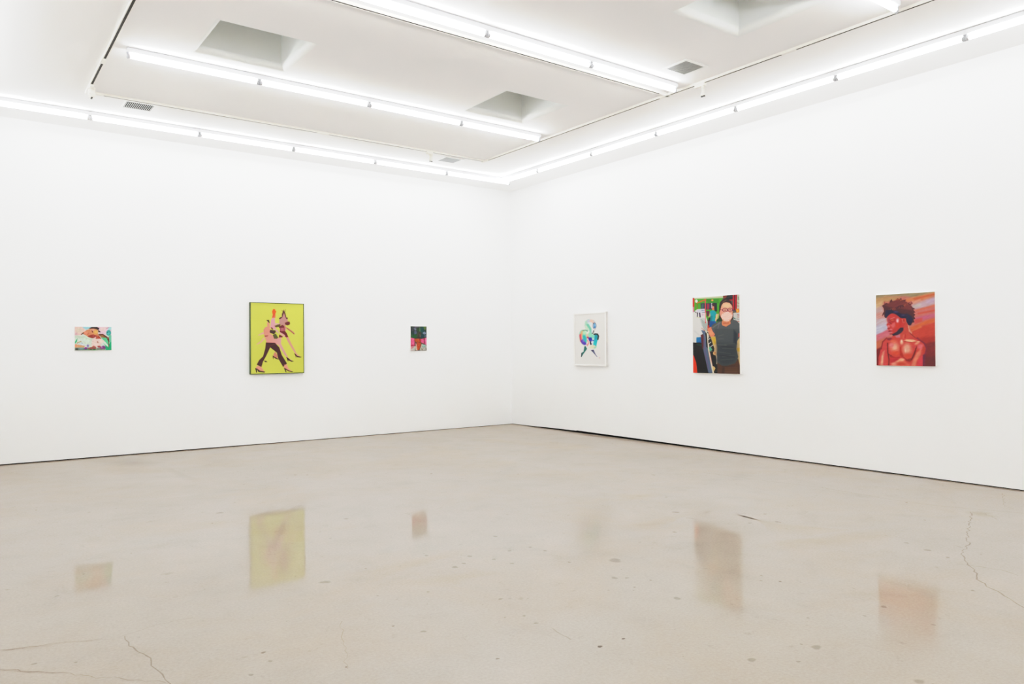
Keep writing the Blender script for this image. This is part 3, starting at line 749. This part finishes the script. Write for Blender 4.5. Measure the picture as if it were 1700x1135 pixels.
# ---- 5: selfie of a woman in a mask in a clothes shop
s = Sheet([(1149.2, 494.1), (1226.9, 488.4), (1228.2, 620.3), (1151.6, 619.4)], 150, 250, (86, 84, 78), .35)
A5, B5 = (1140, 485, .06169), (1140, 550, .0661)
s.space(*A5)
s.poly([(200,170),(980,150),(880,300),(850,800),(600,900),(200,500)], (72,152,34)); s.poly([(520,190),(860,180),(860,300),(560,290)], (52,128,30),soft=1)
s.poly([(195,160),(990,85),(990,150),(560,170),(200,180)], (182,186,152)); s.poly([(190,130),(980,70),(980,100),(190,160)], (232,232,206))
s.poly([(140,160),(200,160),(200,400),(140,400)], (214,30,30)); s.poly([(140,400),(195,400),(195,560),(140,560)], (222,120,140))
s.ell(255,240,34,44,(226,226,226)); s.line([(280,290),(390,240),(510,200)],26,(214,84,30)); s.line([(270,290),(280,450)],18,(160,90,30)); s.ell(685,215,30,24,(236,140,80))
s.poly([(370,300),(760,290),(760,470),(380,470)], (58,52,72)); s.poly([(400,320),(460,320),(450,440),(390,440)], (60,96,96)); s.poly([(540,310),(600,310),(600,470),(540,470)], (150,40,70)); s.poly([(610,320),(660,310),(660,430),(610,420)], (50,52,92)); s.line([(670,300),(675,430)],16,(236,230,226))
s.poly([(700,290),(810,290),(815,520),(760,520)], (22,34,44)); s.poly([(700,320),(760,320),(750,450),(720,440)], (50,20,40))
s.poly([(800,680),(900,640),(960,780),(800,800)], (14,60,24)); s.line([(810,600),(870,550)],18,(104,120,40)); s.poly([(800,600),(880,570),(860,700),(790,760)], (150,170,90))
s.poly([(970,90),(1240,60),(1240,180),(1120,230),(980,180)], (34,34,36)); s.poly([(975,95),(1080,85),(1060,150),(985,180)], (130,60,50)); s.line([(1090,130),(1230,110)],8,(80,90,90)); s.line([(1130,215),(1240,200)],22,(190,24,44))
s.poly([(1230,60),(1410,50),(1420,480),(1230,480)], (60,20,24)); s.line([(1250,60),(1252,470)],30,(200,24,48)); s.line([(1318,60),(1320,440)],40,(176,14,40))
s.poly([(1350,60),(1412,50),(1420,480),(1345,470)], (186,176,152)); s.line([(1380,120),(1390,200)],26,(110,140,110)); s.line([(1360,290),(1410,300)],12,(120,90,70)); s.line([(1350,370),(1415,375)],12,(110,80,60)); s.line([(1345,230),(1410,235)],10,(222,206,180))
s.poly([(1240,560),(1425,540),(1425,840),(1280,840),(1250,700)], (196,190,182)); s.line([(1360,610),(1420,620)],20,(150,80,90)); s.line([(1360,670),(1420,670)],18,(178,110,110)); s.line([(1340,720),(1425,730)],16,(120,120,124)); s.line([(1360,790),(1420,795)],20,(170,90,90)); s.line([(1240,680),(1300,720)],30,(90,120,116))
s.poly([(1310,450),(1400,440),(1420,540),(1340,560)], (236,120,36)); s.ell(1360,500,20,30,(255,170,60),soft=.8)
# hanging white clothes at left
s.poly([(140,580),(200,520),(290,460),(480,450),(510,640),(560,800),(560,980),(480,1135),(140,1135)], (224,220,214)); s.poly([(260,470),(480,455),(500,560),(300,560)], (206,204,222)); s.line([(200,520),(260,560)],20,(80,76,84)); s.line([(400,500),(480,490)],12,(70,80,120)); s.line([(420,550),(490,545)],12,(60,60,90))
s.line([(290,560),(285,660)],30,(70,60,74)); s.line([(345,570),(360,670)],40,(74,54,82)); s.line([(270,680),(360,690)],16,(206,206,140)); s.ell(430,610,30,30,(220,170,200),soft=.8)
s.poly([(350,720),(470,700),(560,820),(560,1000),(520,1100),(400,900)], (186,190,184))
for i in range(9): s.line([(390 + i * 10, 740 + i * 40), (540 + i * 2, 860 + i * 32)], 7, (70, 80, 84) if i % 3 else (60, 110, 100))
s.line([(400,970),(500,1060)],14,(190,80,60))
s.poly([(520,510),(615,510),(590,640),(550,660)], (104,16,60)); s.line([(495,190),(500,470),(510,830)],26,(222,76,80)); s.line([(508,560),(515,800)],12,(236,170,170))
s.poly([(560,750),(620,720),(640,940),(600,1000),(570,900)], (96,30,50)); s.poly([(560,900),(610,900),(600,1040),(560,1040)], (200,60,44)); s.poly([(590,700),(640,690),(630,790),(580,790)], (30,14,20))
# assistant in the background
s.poly([(690,380),(735,380),(740,470),(700,500),(680,460)], (216,130,96)); s.poly([(690,430),(735,430),(720,480),(700,480)], (236,96,60)); s.line([(690,330),(740,340)],40,(60,30,36))
s.poly([(600,640),(630,520),(650,560),(640,650),(570,690)], (226,160,130)); s.poly([(780,580),(830,590),(830,660),(790,790),(740,790),(780,690)], (226,166,130))
s.poly([(630,510),(690,490),(740,500),(790,540),(800,590),(770,640),(765,790),(640,790),(640,640),(625,560)], (14,150,160)); s.poly([(640,640),(700,640),(680,790),(640,790)], (10,120,136),soft=1)
s.poly([(620,780),(770,785),(790,830),(700,880),(660,950),(610,930)], (20,80,140)); s.poly([(740,790),(790,790),(780,830),(740,820)], (40,90,170))
# sitter
s.poly([(875,500),(870,380),(900,260),(980,190),(1080,180),(1180,230),(1235,340),(1240,470),(1250,620),(1240,720),(1160,800),(960,760),(890,680)], (52,32,32)); s.line([(960,270),(1050,210)],20,(104,74,60),soft=.7)
s.poly([(950,780),(1170,780),(1180,850),(1080,930),(980,930),(940,860)], (222,128,88)); s.line([(990,840),(1120,830)],28,(176,90,62),soft=.8)
s.poly([(905,480),(930,370),(980,290),(1060,268),(1150,290),(1215,370),(1232,480),(1230,640),(1180,760),(1080,820),(970,770),(910,660),(885,560)], (232,152,124)); s.ell(1070,360,110,60,(240,178,140),soft=2); s.ell(930,560,40,60,(238,140,124),soft=1.5)
s.poly([(920,620),(1000,530),(1090,510),(1190,540),(1235,600),(1220,690),(1150,770),(1060,790),(970,740),(930,680)], (240,160,140))
for i in range(11):
    for j in range(9):
        x, y = 935 + i * 27 + (j % 2) * 13, 545 + j * 27
        if abs(x - 1075) / 150 + abs(y - 650) / 150 < 1.15: s.ell(x, y, 9, 9, (255, 232, 220), soft=.25)
s.line([(990,560),(1090,510),(1200,560)],7,(190,90,80)); s.line([(900,475),(960,475)],14,(96,40,70)); s.ell(1030,480,68,44,(104,44,74),ring=7); s.ell(1165,475,62,42,(104,44,74),ring=7); s.line([(1090,480),(1110,475)],12,(96,40,70)); s.ell(1030,485,26,14,(90,40,50)); s.ell(1165,478,24,13,(90,40,50)); s.line([(1000,430),(1060,425)],10,(110,60,50)); s.line([(1140,425),(1195,430)],10,(110,60,50))
s.line([(1240,480),(1300,500)],26,(70,50,80))
# shirt, arm, jeans and the hanging trousers
s.space(*B5)
s.poly([(600,140),(720,130),(780,400),(760,560),(690,480),(640,250)], (204,164,90)); s.poly([(640,160),(720,160),(730,300),(700,330)], (206,160,40),soft=.9); s.poly([(690,350),(760,330),(760,800),(700,520)], (206,168,126))
s.poly([(1250,250),(1330,150),(1340,1000),(1290,760),(1240,480)], (204,170,120)); s.poly([(1255,420),(1335,410),(1335,510),(1265,500)], (208,160,50),soft=.9)
s.poly([(130,-60),(380,-60),(380,170),(250,170),(250,300),(130,300)], (224,220,214)); s.line([(200,0),(330,120)],30,(206,202,200),soft=1.4); s.poly([(250,160),(360,150),(370,350),(290,320),(245,280)], (22,110,158)); s.poly([(290,280),(370,260),(380,370),(310,370)], (16,70,130),soft=.8)
s.poly([(155,290),(380,300),(430,500),(560,1050),(280,1055),(270,900),(170,600)], (16,15,17)); s.poly([(250,310),(380,340),(380,390),(260,360)], (16,50,36),soft=.9)
s.poly([(155,590),(190,630),(250,800),(280,1060),(175,1060)], (244,54,16))
s.poly([(355,100),(430,90),(430,400),(400,480),(380,300)], (92,26,30))
s.poly([(360,-30),(470,0),(480,200),(530,470),(600,800),(670,1060),(560,1060),(430,500),(430,120)], (86,100,126)); s.line([(445,200),(470,560),(560,950)],20,(104,84,120),soft=.8); s.line([(460,90),(500,300)],14,(130,146,166),soft=.7)
s.poly([(470,60),(515,60),(530,250),(540,430),(500,400)], (16,16,18))
s.poly([(460,-20),(545,0),(560,200),(580,520),(640,800),(720,1060),(660,1060),(600,760),(540,450),(520,200),(505,60)], (228,210,182)); s.poly([(575,520),(600,560),(650,770),(690,900),(650,860),(590,700)], (236,170,150)); s.poly([(510,0),(545,40),(540,70),(515,40)], (24,22,22))
s.poly([(545,170),(600,150),(700,440),(690,510),(640,500),(590,440),(545,280)], (18,18,22))
for a, b_ in (((545,215),(590,185)),((560,325),(615,275)),((600,400),(665,350))): s.line([a, b_], 14, (226,224,220))
s.poly([(565,400),(610,400),(650,470),(600,510),(565,450)], (86,166,130))
s.poly([(590,530),(680,510),(740,640),(780,880),(780,1055),(700,1055),(660,880)], (16,15,17))
s.ell(705,555,40,48,(214,162,106)); s.ell(715,545,18,22,(190,120,60),soft=.6); s.poly([(650,870),(700,890),(730,930),(690,1010),(665,960)], (224,176,116)); s.line([(760,620),(760,820)],14,(228,206,176))
s.poly([(520,-60),(620,-110),(680,-20),(720,60),(680,140),(600,145),(570,90)], (232,124,92)); s.ell(620,40,50,60,(240,140,106),soft=1.2)
s.space(*A5)
s.poly([(660,960),(780,870),(920,800),(960,900),(1060,930),(1180,850),(1230,740),(1330,760),(1420,860),(1425,1135),(760,1135),(700,1060)], (82,86,88)); s.line([(700,960),(900,820)],24,(110,116,112),soft=1.2); s.line([(840,980),(880,830)],14,(120,110,120),soft=.8)
s.space(*B5)
s.poly([(700,-60),(1330,-60),(1330,100),(1260,260),(1240,440),(1290,640),(1220,790),(1000,860),(880,860),(770,760),(770,420),(740,240),(720,100)], (72,77,80))
s.poly([(760,300),(1240,330),(1260,640),(1210,790),(1000,860),(880,850),(770,740)], (50,57,62),soft=6); s.poly([(1180,-40),(1260,60),(1250,320),(1170,300)], (34,46,56),soft=2)
for i, (a, b_) in enumerate((((800,120),(920,90)),((800,200),(920,190)),((780,340),(1000,350)),((900,430),(1180,440)),((800,520),(1100,560)),((900,640),(1200,600)),((860,720),(1180,690)),((960,330),(1200,300)))):
    s.line([a, b_], 12, (96,98,92) if i < 3 else (76,80,78), soft=.8)
s.line([(880,380),(1150,400)],14,(34,38,40),soft=.9); s.line([(820,600),(1200,650)],14,(36,40,44),soft=.9)
s.poly([(1290,60),(1320,40),(1325,140),(1290,150)], (170,70,60))
s.poly([(775,780),(880,860),(1000,870),(1210,800),(1290,680),(1340,900),(1345,1062),(775,1055)], (84,52,36)); s.line([(900,880),(1200,860)],16,(60,40,30),soft=.9)
for q in (920, 960, 1010): s.line([(960,q),(1280,q-12)],8,(104,70,48),soft=.6)
s.poly([(900,900),(960,900),(950,1055),(880,1055)], (66,42,32),soft=1)
artwork(s, .752, 1.008, 'right', -4.519, 1.514, .036, 'tall painting of a woman in a checked face mask in a clothes shop')

# ---- 6: red portrait of a bare-shouldered man in profile
s = Sheet([(1453.8, 489.3), (1552, 483.9), (1553, 607.9), (1455.1, 606.6)], 170, 214, (186, 108, 96), .5)
A6, B6 = (1450, 480, .06235), (1450, 540, .06343)
s.space(*A6)
s.poly([(0,100),(1700,0),(1700,150),(1100,230),(860,180),(300,200),(0,400)], (140,126,96),soft=3)
s.poly([(0,240),(300,190),(700,200),(700,300),(300,330),(0,420)], (176,134,92),soft=3)
s.poly([(0,420),(240,300),(260,420),(0,600)], (204,160,120),soft=3)
s.poly([(850,260),(1640,80),(1640,180),(1050,360),(880,330)], (206,116,72),soft=2.5); s.poly([(1050,240),(1640,110),(1640,140),(1100,290)], (190,88,50),soft=1.2)
s.poly([(950,330),(1250,260),(1300,330),(1000,420)], (208,130,110),soft=2)
s.poly([(1000,420),(1640,200),(1640,400),(1150,560),(1050,500)], (180,150,160),soft=3); s.poly([(1050,440),(1250,390),(1250,440),(1060,490)], (176,168,156),soft=2); s.poly([(1400,300),(1640,230),(1640,330),(1450,380)], (176,150,172),soft=2)
s.poly([(1060,560),(1640,420),(1640,640),(1150,720)], (190,104,96),soft=3); s.line([(1150,560),(1400,500),(1640,430)],34,(206,98,72),soft=1.4); s.line([(1200,650),(1640,560)],40,(200,80,60),soft=1.6)
s.poly([(1100,760),(1640,640),(1640,760),(1100,860)], (182,92,120),soft=2.6); s.line([(1330,850),(1640,690)],34,(180,96,110),soft=1.4)
s.poly([(1100,800),(1300,760),(1300,860),(1100,930)], (202,76,70),soft=2)
s.poly([(980,1010),(1200,920),(1400,830),(1640,770),(1640,880),(1300,980),(1000,1123)], (212,98,52),soft=2.4)
s.poly([(1000,1123),(1300,980),(1640,880),(1640,1400),(1000,1400)], (190,62,46),soft=2.4)
s.poly([(0,520),(240,430),(300,700),(60,820)], (184,150,146),soft=3); s.poly([(60,640),(230,600),(300,760),(60,800)], (198,132,124),soft=2.4); s.poly([(60,800),(330,740),(370,900),(60,1123)], (186,162,168),soft=3); s.poly([(60,980),(330,900),(380,1000),(200,1123),(60,1200)], (176,168,190),soft=2.6)
s.line([(80,900),(330,780)],12,(206,190,190),soft=.8); s.line([(80,1060),(340,900)],12,(200,184,196),soft=.8); s.line([(80,740),(240,640)],12,(206,160,150),soft=.8)
s.space(*B6)
s.poly([(60,60),(330,0),(420,60),(240,200),(60,260)], (182,178,200),soft=2.4); s.poly([(60,260),(380,110),(480,220),(330,320),(60,430)], (196,104,114),soft=2.4); s.line([(100,280),(380,150)],24,(206,96,116),soft=1.2); s.poly([(60,430),(330,330),(240,440),(200,600),(60,640)], (192,102,72),soft=2.2); s.poly([(60,640),(200,560),(200,800),(130,1080),(60,1080)], (122,34,38),soft=2)
s.poly([(950,120),(1640,120),(1640,340),(1150,340)], (190,62,48),soft=3); s.poly([(1200,330),(1640,280),(1640,560),(1360,560)], (160,48,40),soft=3); s.poly([(1330,480),(1640,420),(1640,1090),(1330,1090)], (126,40,42),soft=3); s.poly([(1350,830),(1640,800),(1640,1090),(1350,1090)], (106,40,42),soft=3)
s.line([(940,120),(1000,200)],30,(206,130,110),soft=1); s.line([(1000,150),(1250,40)],30,(214,110,62),soft=1.5)
# torso
s.poly([(140,1080),(130,860),(200,600),(240,430),(340,330),(480,310),(520,260),(700,230),(720,60),(900,40),(930,160),(1000,260),(1120,330),(1280,430),(1370,560),(1380,700),(1340,820),(1330,1080)], (196,62,56),soft=.6)
s.poly([(230,480),(350,420),(350,1080),(140,1080),(150,860)], (202,66,66),soft=1.6); s.poly([(190,860),(240,700),(290,660),(270,860),(250,1070),(170,1070)], (228,134,112),soft=2); s.line([(235,800),(225,1000)],24,(240,176,148),soft=1.2)
s.line([(345,330),(240,430),(205,620)],26,(120,36,38),soft=1); s.line([(370,470),(375,700),(410,900),(400,1080)],28,(86,24,28),soft=1); s.line([(400,760),(480,800)],20,(80,24,28),soft=.9)
s.ell(520,420,90,40,(226,100,70),soft=2); s.poly([(350,330),(460,320),(500,350),(420,400),(360,380)], (130,40,50),soft=1.4)
s.ell(560,580,140,150,(220,106,86),soft=3); s.ell(560,570,60,80,(236,164,140),soft=3); s.ell(470,520,60,60,(226,116,116),soft=2.5); s.ell(580,730,110,60,(214,72,46),soft=2.5)
s.ell(880,640,140,190,(216,104,84),soft=3); s.ell(880,610,80,110,(224,150,130),soft=3); s.ell(840,660,14,40,(240,186,160),soft=1.4); s.ell(910,800,110,60,(206,66,46),soft=2.5)
s.ell(740,440,40,60,(240,170,140),soft=2); s.ell(740,410,14,24,(250,210,180),soft=1)
s.poly([(790,400),(860,360),(1040,370),(1160,420),(1010,440)], (240,160,124),soft=1.2); s.line([(860,410),(980,415),(1040,430)],12,(252,206,170),soft=.8); s.line([(800,415),(980,440),(1140,430)],12,(130,40,34),soft=.8); s.ell(1180,430,36,14,(246,186,150),soft=.9); s.ell(1140,470,60,30,(232,140,110),rot=-25,soft=1.5)
s.poly([(690,560),(725,560),(730,660),(790,800),(740,830),(690,790)], (166,42,28),soft=1.6); s.poly([(420,770),(560,830),(700,820),(690,850),(540,860),(430,840)], (150,36,36),soft=1.2); s.poly([(760,810),(880,890),(1000,850),(1080,700),(1130,640),(1090,800),(1020,900),(960,960),(860,930)], (140,36,34),soft=1.3); s.line([(1130,560),(1060,760),(1000,900)],30,(100,26,28),soft=1); s.line([(1040,560),(1100,560)],40,(190,60,66),soft=1.5)
s.poly([(430,860),(700,850),(640,960),(480,1000),(430,960)], (176,40,48),soft=1.6)
s.poly([(480,1000),(640,930),(740,860),(880,980),(960,1020),(960,1080),(460,1080)], (216,92,72),soft=1.8); s.ell(740,900,70,36,(244,166,130),soft=1.5); s.ell(660,930,80,24,(238,150,120),rot=-20,soft=1.5); s.ell(540,1010,70,40,(226,130,112),soft=1.6); s.ell(730,1020,100,50,(190,64,44),soft=2)
s.poly([(1040,900),(1130,720),(1260,600),(1240,760),(1140,920),(1100,1080),(980,1080)], (222,118,92),soft=2); s.ell(1240,560,80,70,(222,100,104),soft=2.5); s.ell(1320,620,40,80,(176,56,40),soft=2); s.poly([(1160,920),(1290,780),(1320,860),(1280,1080),(1150,1080)], (206,58,70),soft=2); s.poly([(1290,780),(1370,720),(1340,1080),(1290,1080)], (104,40,66),soft=1.6); s.line([(1150,330),(1330,470),(1390,600),(1360,740)],34,(120,36,58),soft=1.4); s.line([(1100,330),(1260,420)],20,(140,36,48),soft=1)
s.poly([(720,60),(900,0),(920,160),(1000,270),(900,340),(760,350),(690,290),(640,240)], (196,70,56),soft=1.2); s.line([(800,60),(820,200),(780,330)],36,(216,92,74),soft=1.4); s.line([(840,160),(830,320)],26,(170,40,36),soft=1.2); s.line([(920,60),(950,200),(1080,310)],20,(120,44,44),soft=1); s.poly([(560,270),(700,230),(700,320),(600,320)], (196,110,120),soft=1.2)
# head
s.space(*A6)
s.poly([(820,760),(880,880),(960,960),(960,1200),(760,1200),(760,960)], (190,66,54),soft=1.2); s.line([(930,960),(960,1120)],30,(214,140,116),soft=1.2)
s.poly([(370,740),(400,690),(470,640),(600,660),(720,760),(860,770),(860,900),(800,1000),(720,1123),(560,1230),(470,1190),(430,1110),(370,1050),(385,990),(350,960),(360,920),(390,900),(365,830)], (186,50,46),soft=.7)
s.ell(500,720,90,60,(194,50,46),soft=1.6); s.poly([(370,760),(440,720),(430,900),(390,900)], (150,60,76),soft=1.4)
s.ell(520,830,80,56,(150,30,34),soft=1.6); s.line([(450,790),(560,750)],16,(222,120,116),soft=.9); s.ell(510,820,46,26,(196,74,52),soft=1.2); s.line([(430,880),(480,920)],20,(100,20,34),soft=1)
s.ell(650,830,46,60,(220,130,140),soft=1.6); s.ell(640,840,20,36,(238,176,176),soft=1); s.poly([(450,960),(560,880),(600,960),(520,1040)], (216,92,90),soft=1.8); s.ell(650,960,60,60,(206,50,28),soft=2); s.ell(720,880,40,110,(190,44,34),soft=1.8)
s.ell(400,985,40,34,(214,112,112),soft=1); s.line([(380,1050),(440,1040)],18,(110,24,40),soft=.8); s.ell(470,1070,40,22,(214,100,104),soft=.9); s.ell(440,1120,46,18,(110,24,40),soft=.8); s.ell(470,1150,44,20,(214,110,110),soft=.9); s.line([(440,1190),(560,1200)],20,(120,30,34),soft=.9)
s.poly([(750,790),(840,760),(868,830),(840,900),(780,890)], (206,74,56),soft=.8); s.ell(810,830,26,40,(170,40,36),soft=.9); s.line([(770,800),(790,880)],12,(226,110,100),soft=.7)
s.poly([(500,1200),(620,1130),(680,1060),(720,1020),(800,1020),(800,1090),(740,1160),(640,1220),(520,1240)], (44,32,50),soft=.9)
hair = [(330,770),(290,730),(285,660),(230,720),(245,640),(280,590),(270,500),(225,430),(300,390),(280,380),(350,360),(420,390),(440,300),(490,260),(510,320),(600,290),(640,230),(690,260),(740,220),(760,280),(880,270),(840,320),(960,380),(1040,375),(990,420),(1040,480),(1110,520),(1060,545),(1125,615),(1070,630),(1120,680),(1080,720),(1120,780),(1070,810),(1100,880),(1040,890),(1000,960),(940,960),(880,860),(860,770),(720,760),(620,680),(540,630),(440,660),(380,720)]
s.poly(hair, (82,36,40), soft=.35)
s.poly([(300,420),(450,340),(640,270),(860,320),(1000,420),(1040,560),(900,540),(640,500),(420,470)], (112,48,48), soft=2)
for i in range(34):
    x = 300 + 720 * ((i * .618) % 1); y = 330 + 260 * ((i * .381) % 1)
    s.line([(x, y), (x + 40 * math.sin(i), y + 46)], 20, [(132,58,48),(70,26,44),(54,24,30),(150,70,50)][i % 4], soft=.7, op=.75)
s.poly([(330,560),(460,540),(620,600),(760,650),(880,660),(870,770),(760,770),(700,740),(600,660),(480,630),(390,690),(340,760),(300,690)], (30,28,60), soft=1.3)
s.poly([(880,640),(1000,700),(1060,800),(1030,880),(980,960),(930,940),(880,840)], (32,32,62), soft=1.4); s.ell(600,600,60,24,(66,52,96),soft=1.2); s.ell(790,690,50,24,(60,48,84),soft=1.2)
s.line([(620,270),(700,260)],40,(170,80,40),soft=1.2,op=.7); s.line([(720,290),(800,270)],20,(214,110,60),soft=.9,op=.7)
s.brush(.10,.16,.5,-20,7)
artwork(s, .607, .757, 'right', -6.940, 1.5245, .030, 'red portrait of a bare-chested man looking down to one side, rightmost on the right wall')

# ------------------------------------------------------------------ camera
cam = bpy.data.cameras.new('camera'); co = bpy.data.objects.new('camera', cam); COL.objects.link(co)
cam.sensor_fit = 'HORIZONTAL'; cam.sensor_width = 36.0
cam.lens = 36.0 * 1244.8 / 1700.0
cam.clip_start = .05; cam.clip_end = 100
yaw, pitch, roll = 0.6369, 0.0079, -0.0060
fwd = Vector((math.sin(yaw) * math.cos(pitch), math.cos(yaw) * math.cos(pitch), math.sin(pitch)))
rt = Vector((math.cos(yaw), -math.sin(yaw), 0)); upv = rt.cross(fwd)
r2 = rt * math.cos(roll) + upv * math.sin(roll); u2 = -rt * math.sin(roll) + upv * math.cos(roll)
M = Matrix((r2, u2, -fwd)).transposed().to_4x4(); M.translation = Vector((-7.967, -10.786, 1.3587))
co.matrix_world = M
scene.camera = co

# ------------------------------------------------------------------ world and colour
w = bpy.data.worlds.new('world'); scene.world = w; w.use_nodes = True
w.node_tree.nodes['Background'].inputs['Color'].default_value = (.8, .8, .8, 1)
w.node_tree.nodes['Background'].inputs['Strength'].default_value = .05
scene.view_settings.view_transform = 'Standard'
scene.view_settings.look = 'None'
scene.view_settings.exposure = 0.0
# camera response: lifted mid-tones and a long soft shoulder
scene.view_settings.use_curve_mapping = True
cm = scene.view_settings.curve_mapping
cm.use_clip = False
cm.extend = 'EXTRAPOLATED'
cv = cm.curves[3]
RESP = [(0, 0), (.07, .14), (.14, .32), (.23, .525), (.33, .662), (.385, .738), (.43, .785), (.52, .833), (.66, .878), (.80, .905), (1.0, .94)]
cv.points[0].location = RESP[0]; cv.points[1].location = RESP[-1]
for p in RESP[1:-1]: cv.points.new(*p)
for p in cv.points: p.handle_type = 'AUTO_CLAMPED'
cm.update()
scene.cycles.use_denoising = True
scene.cycles.max_bounces = 16; scene.cycles.diffuse_bounces = 10
scene.cycles.caustics_reflective = False; scene.cycles.caustics_refractive = False
scene.cycles.sample_clamp_indirect = 8
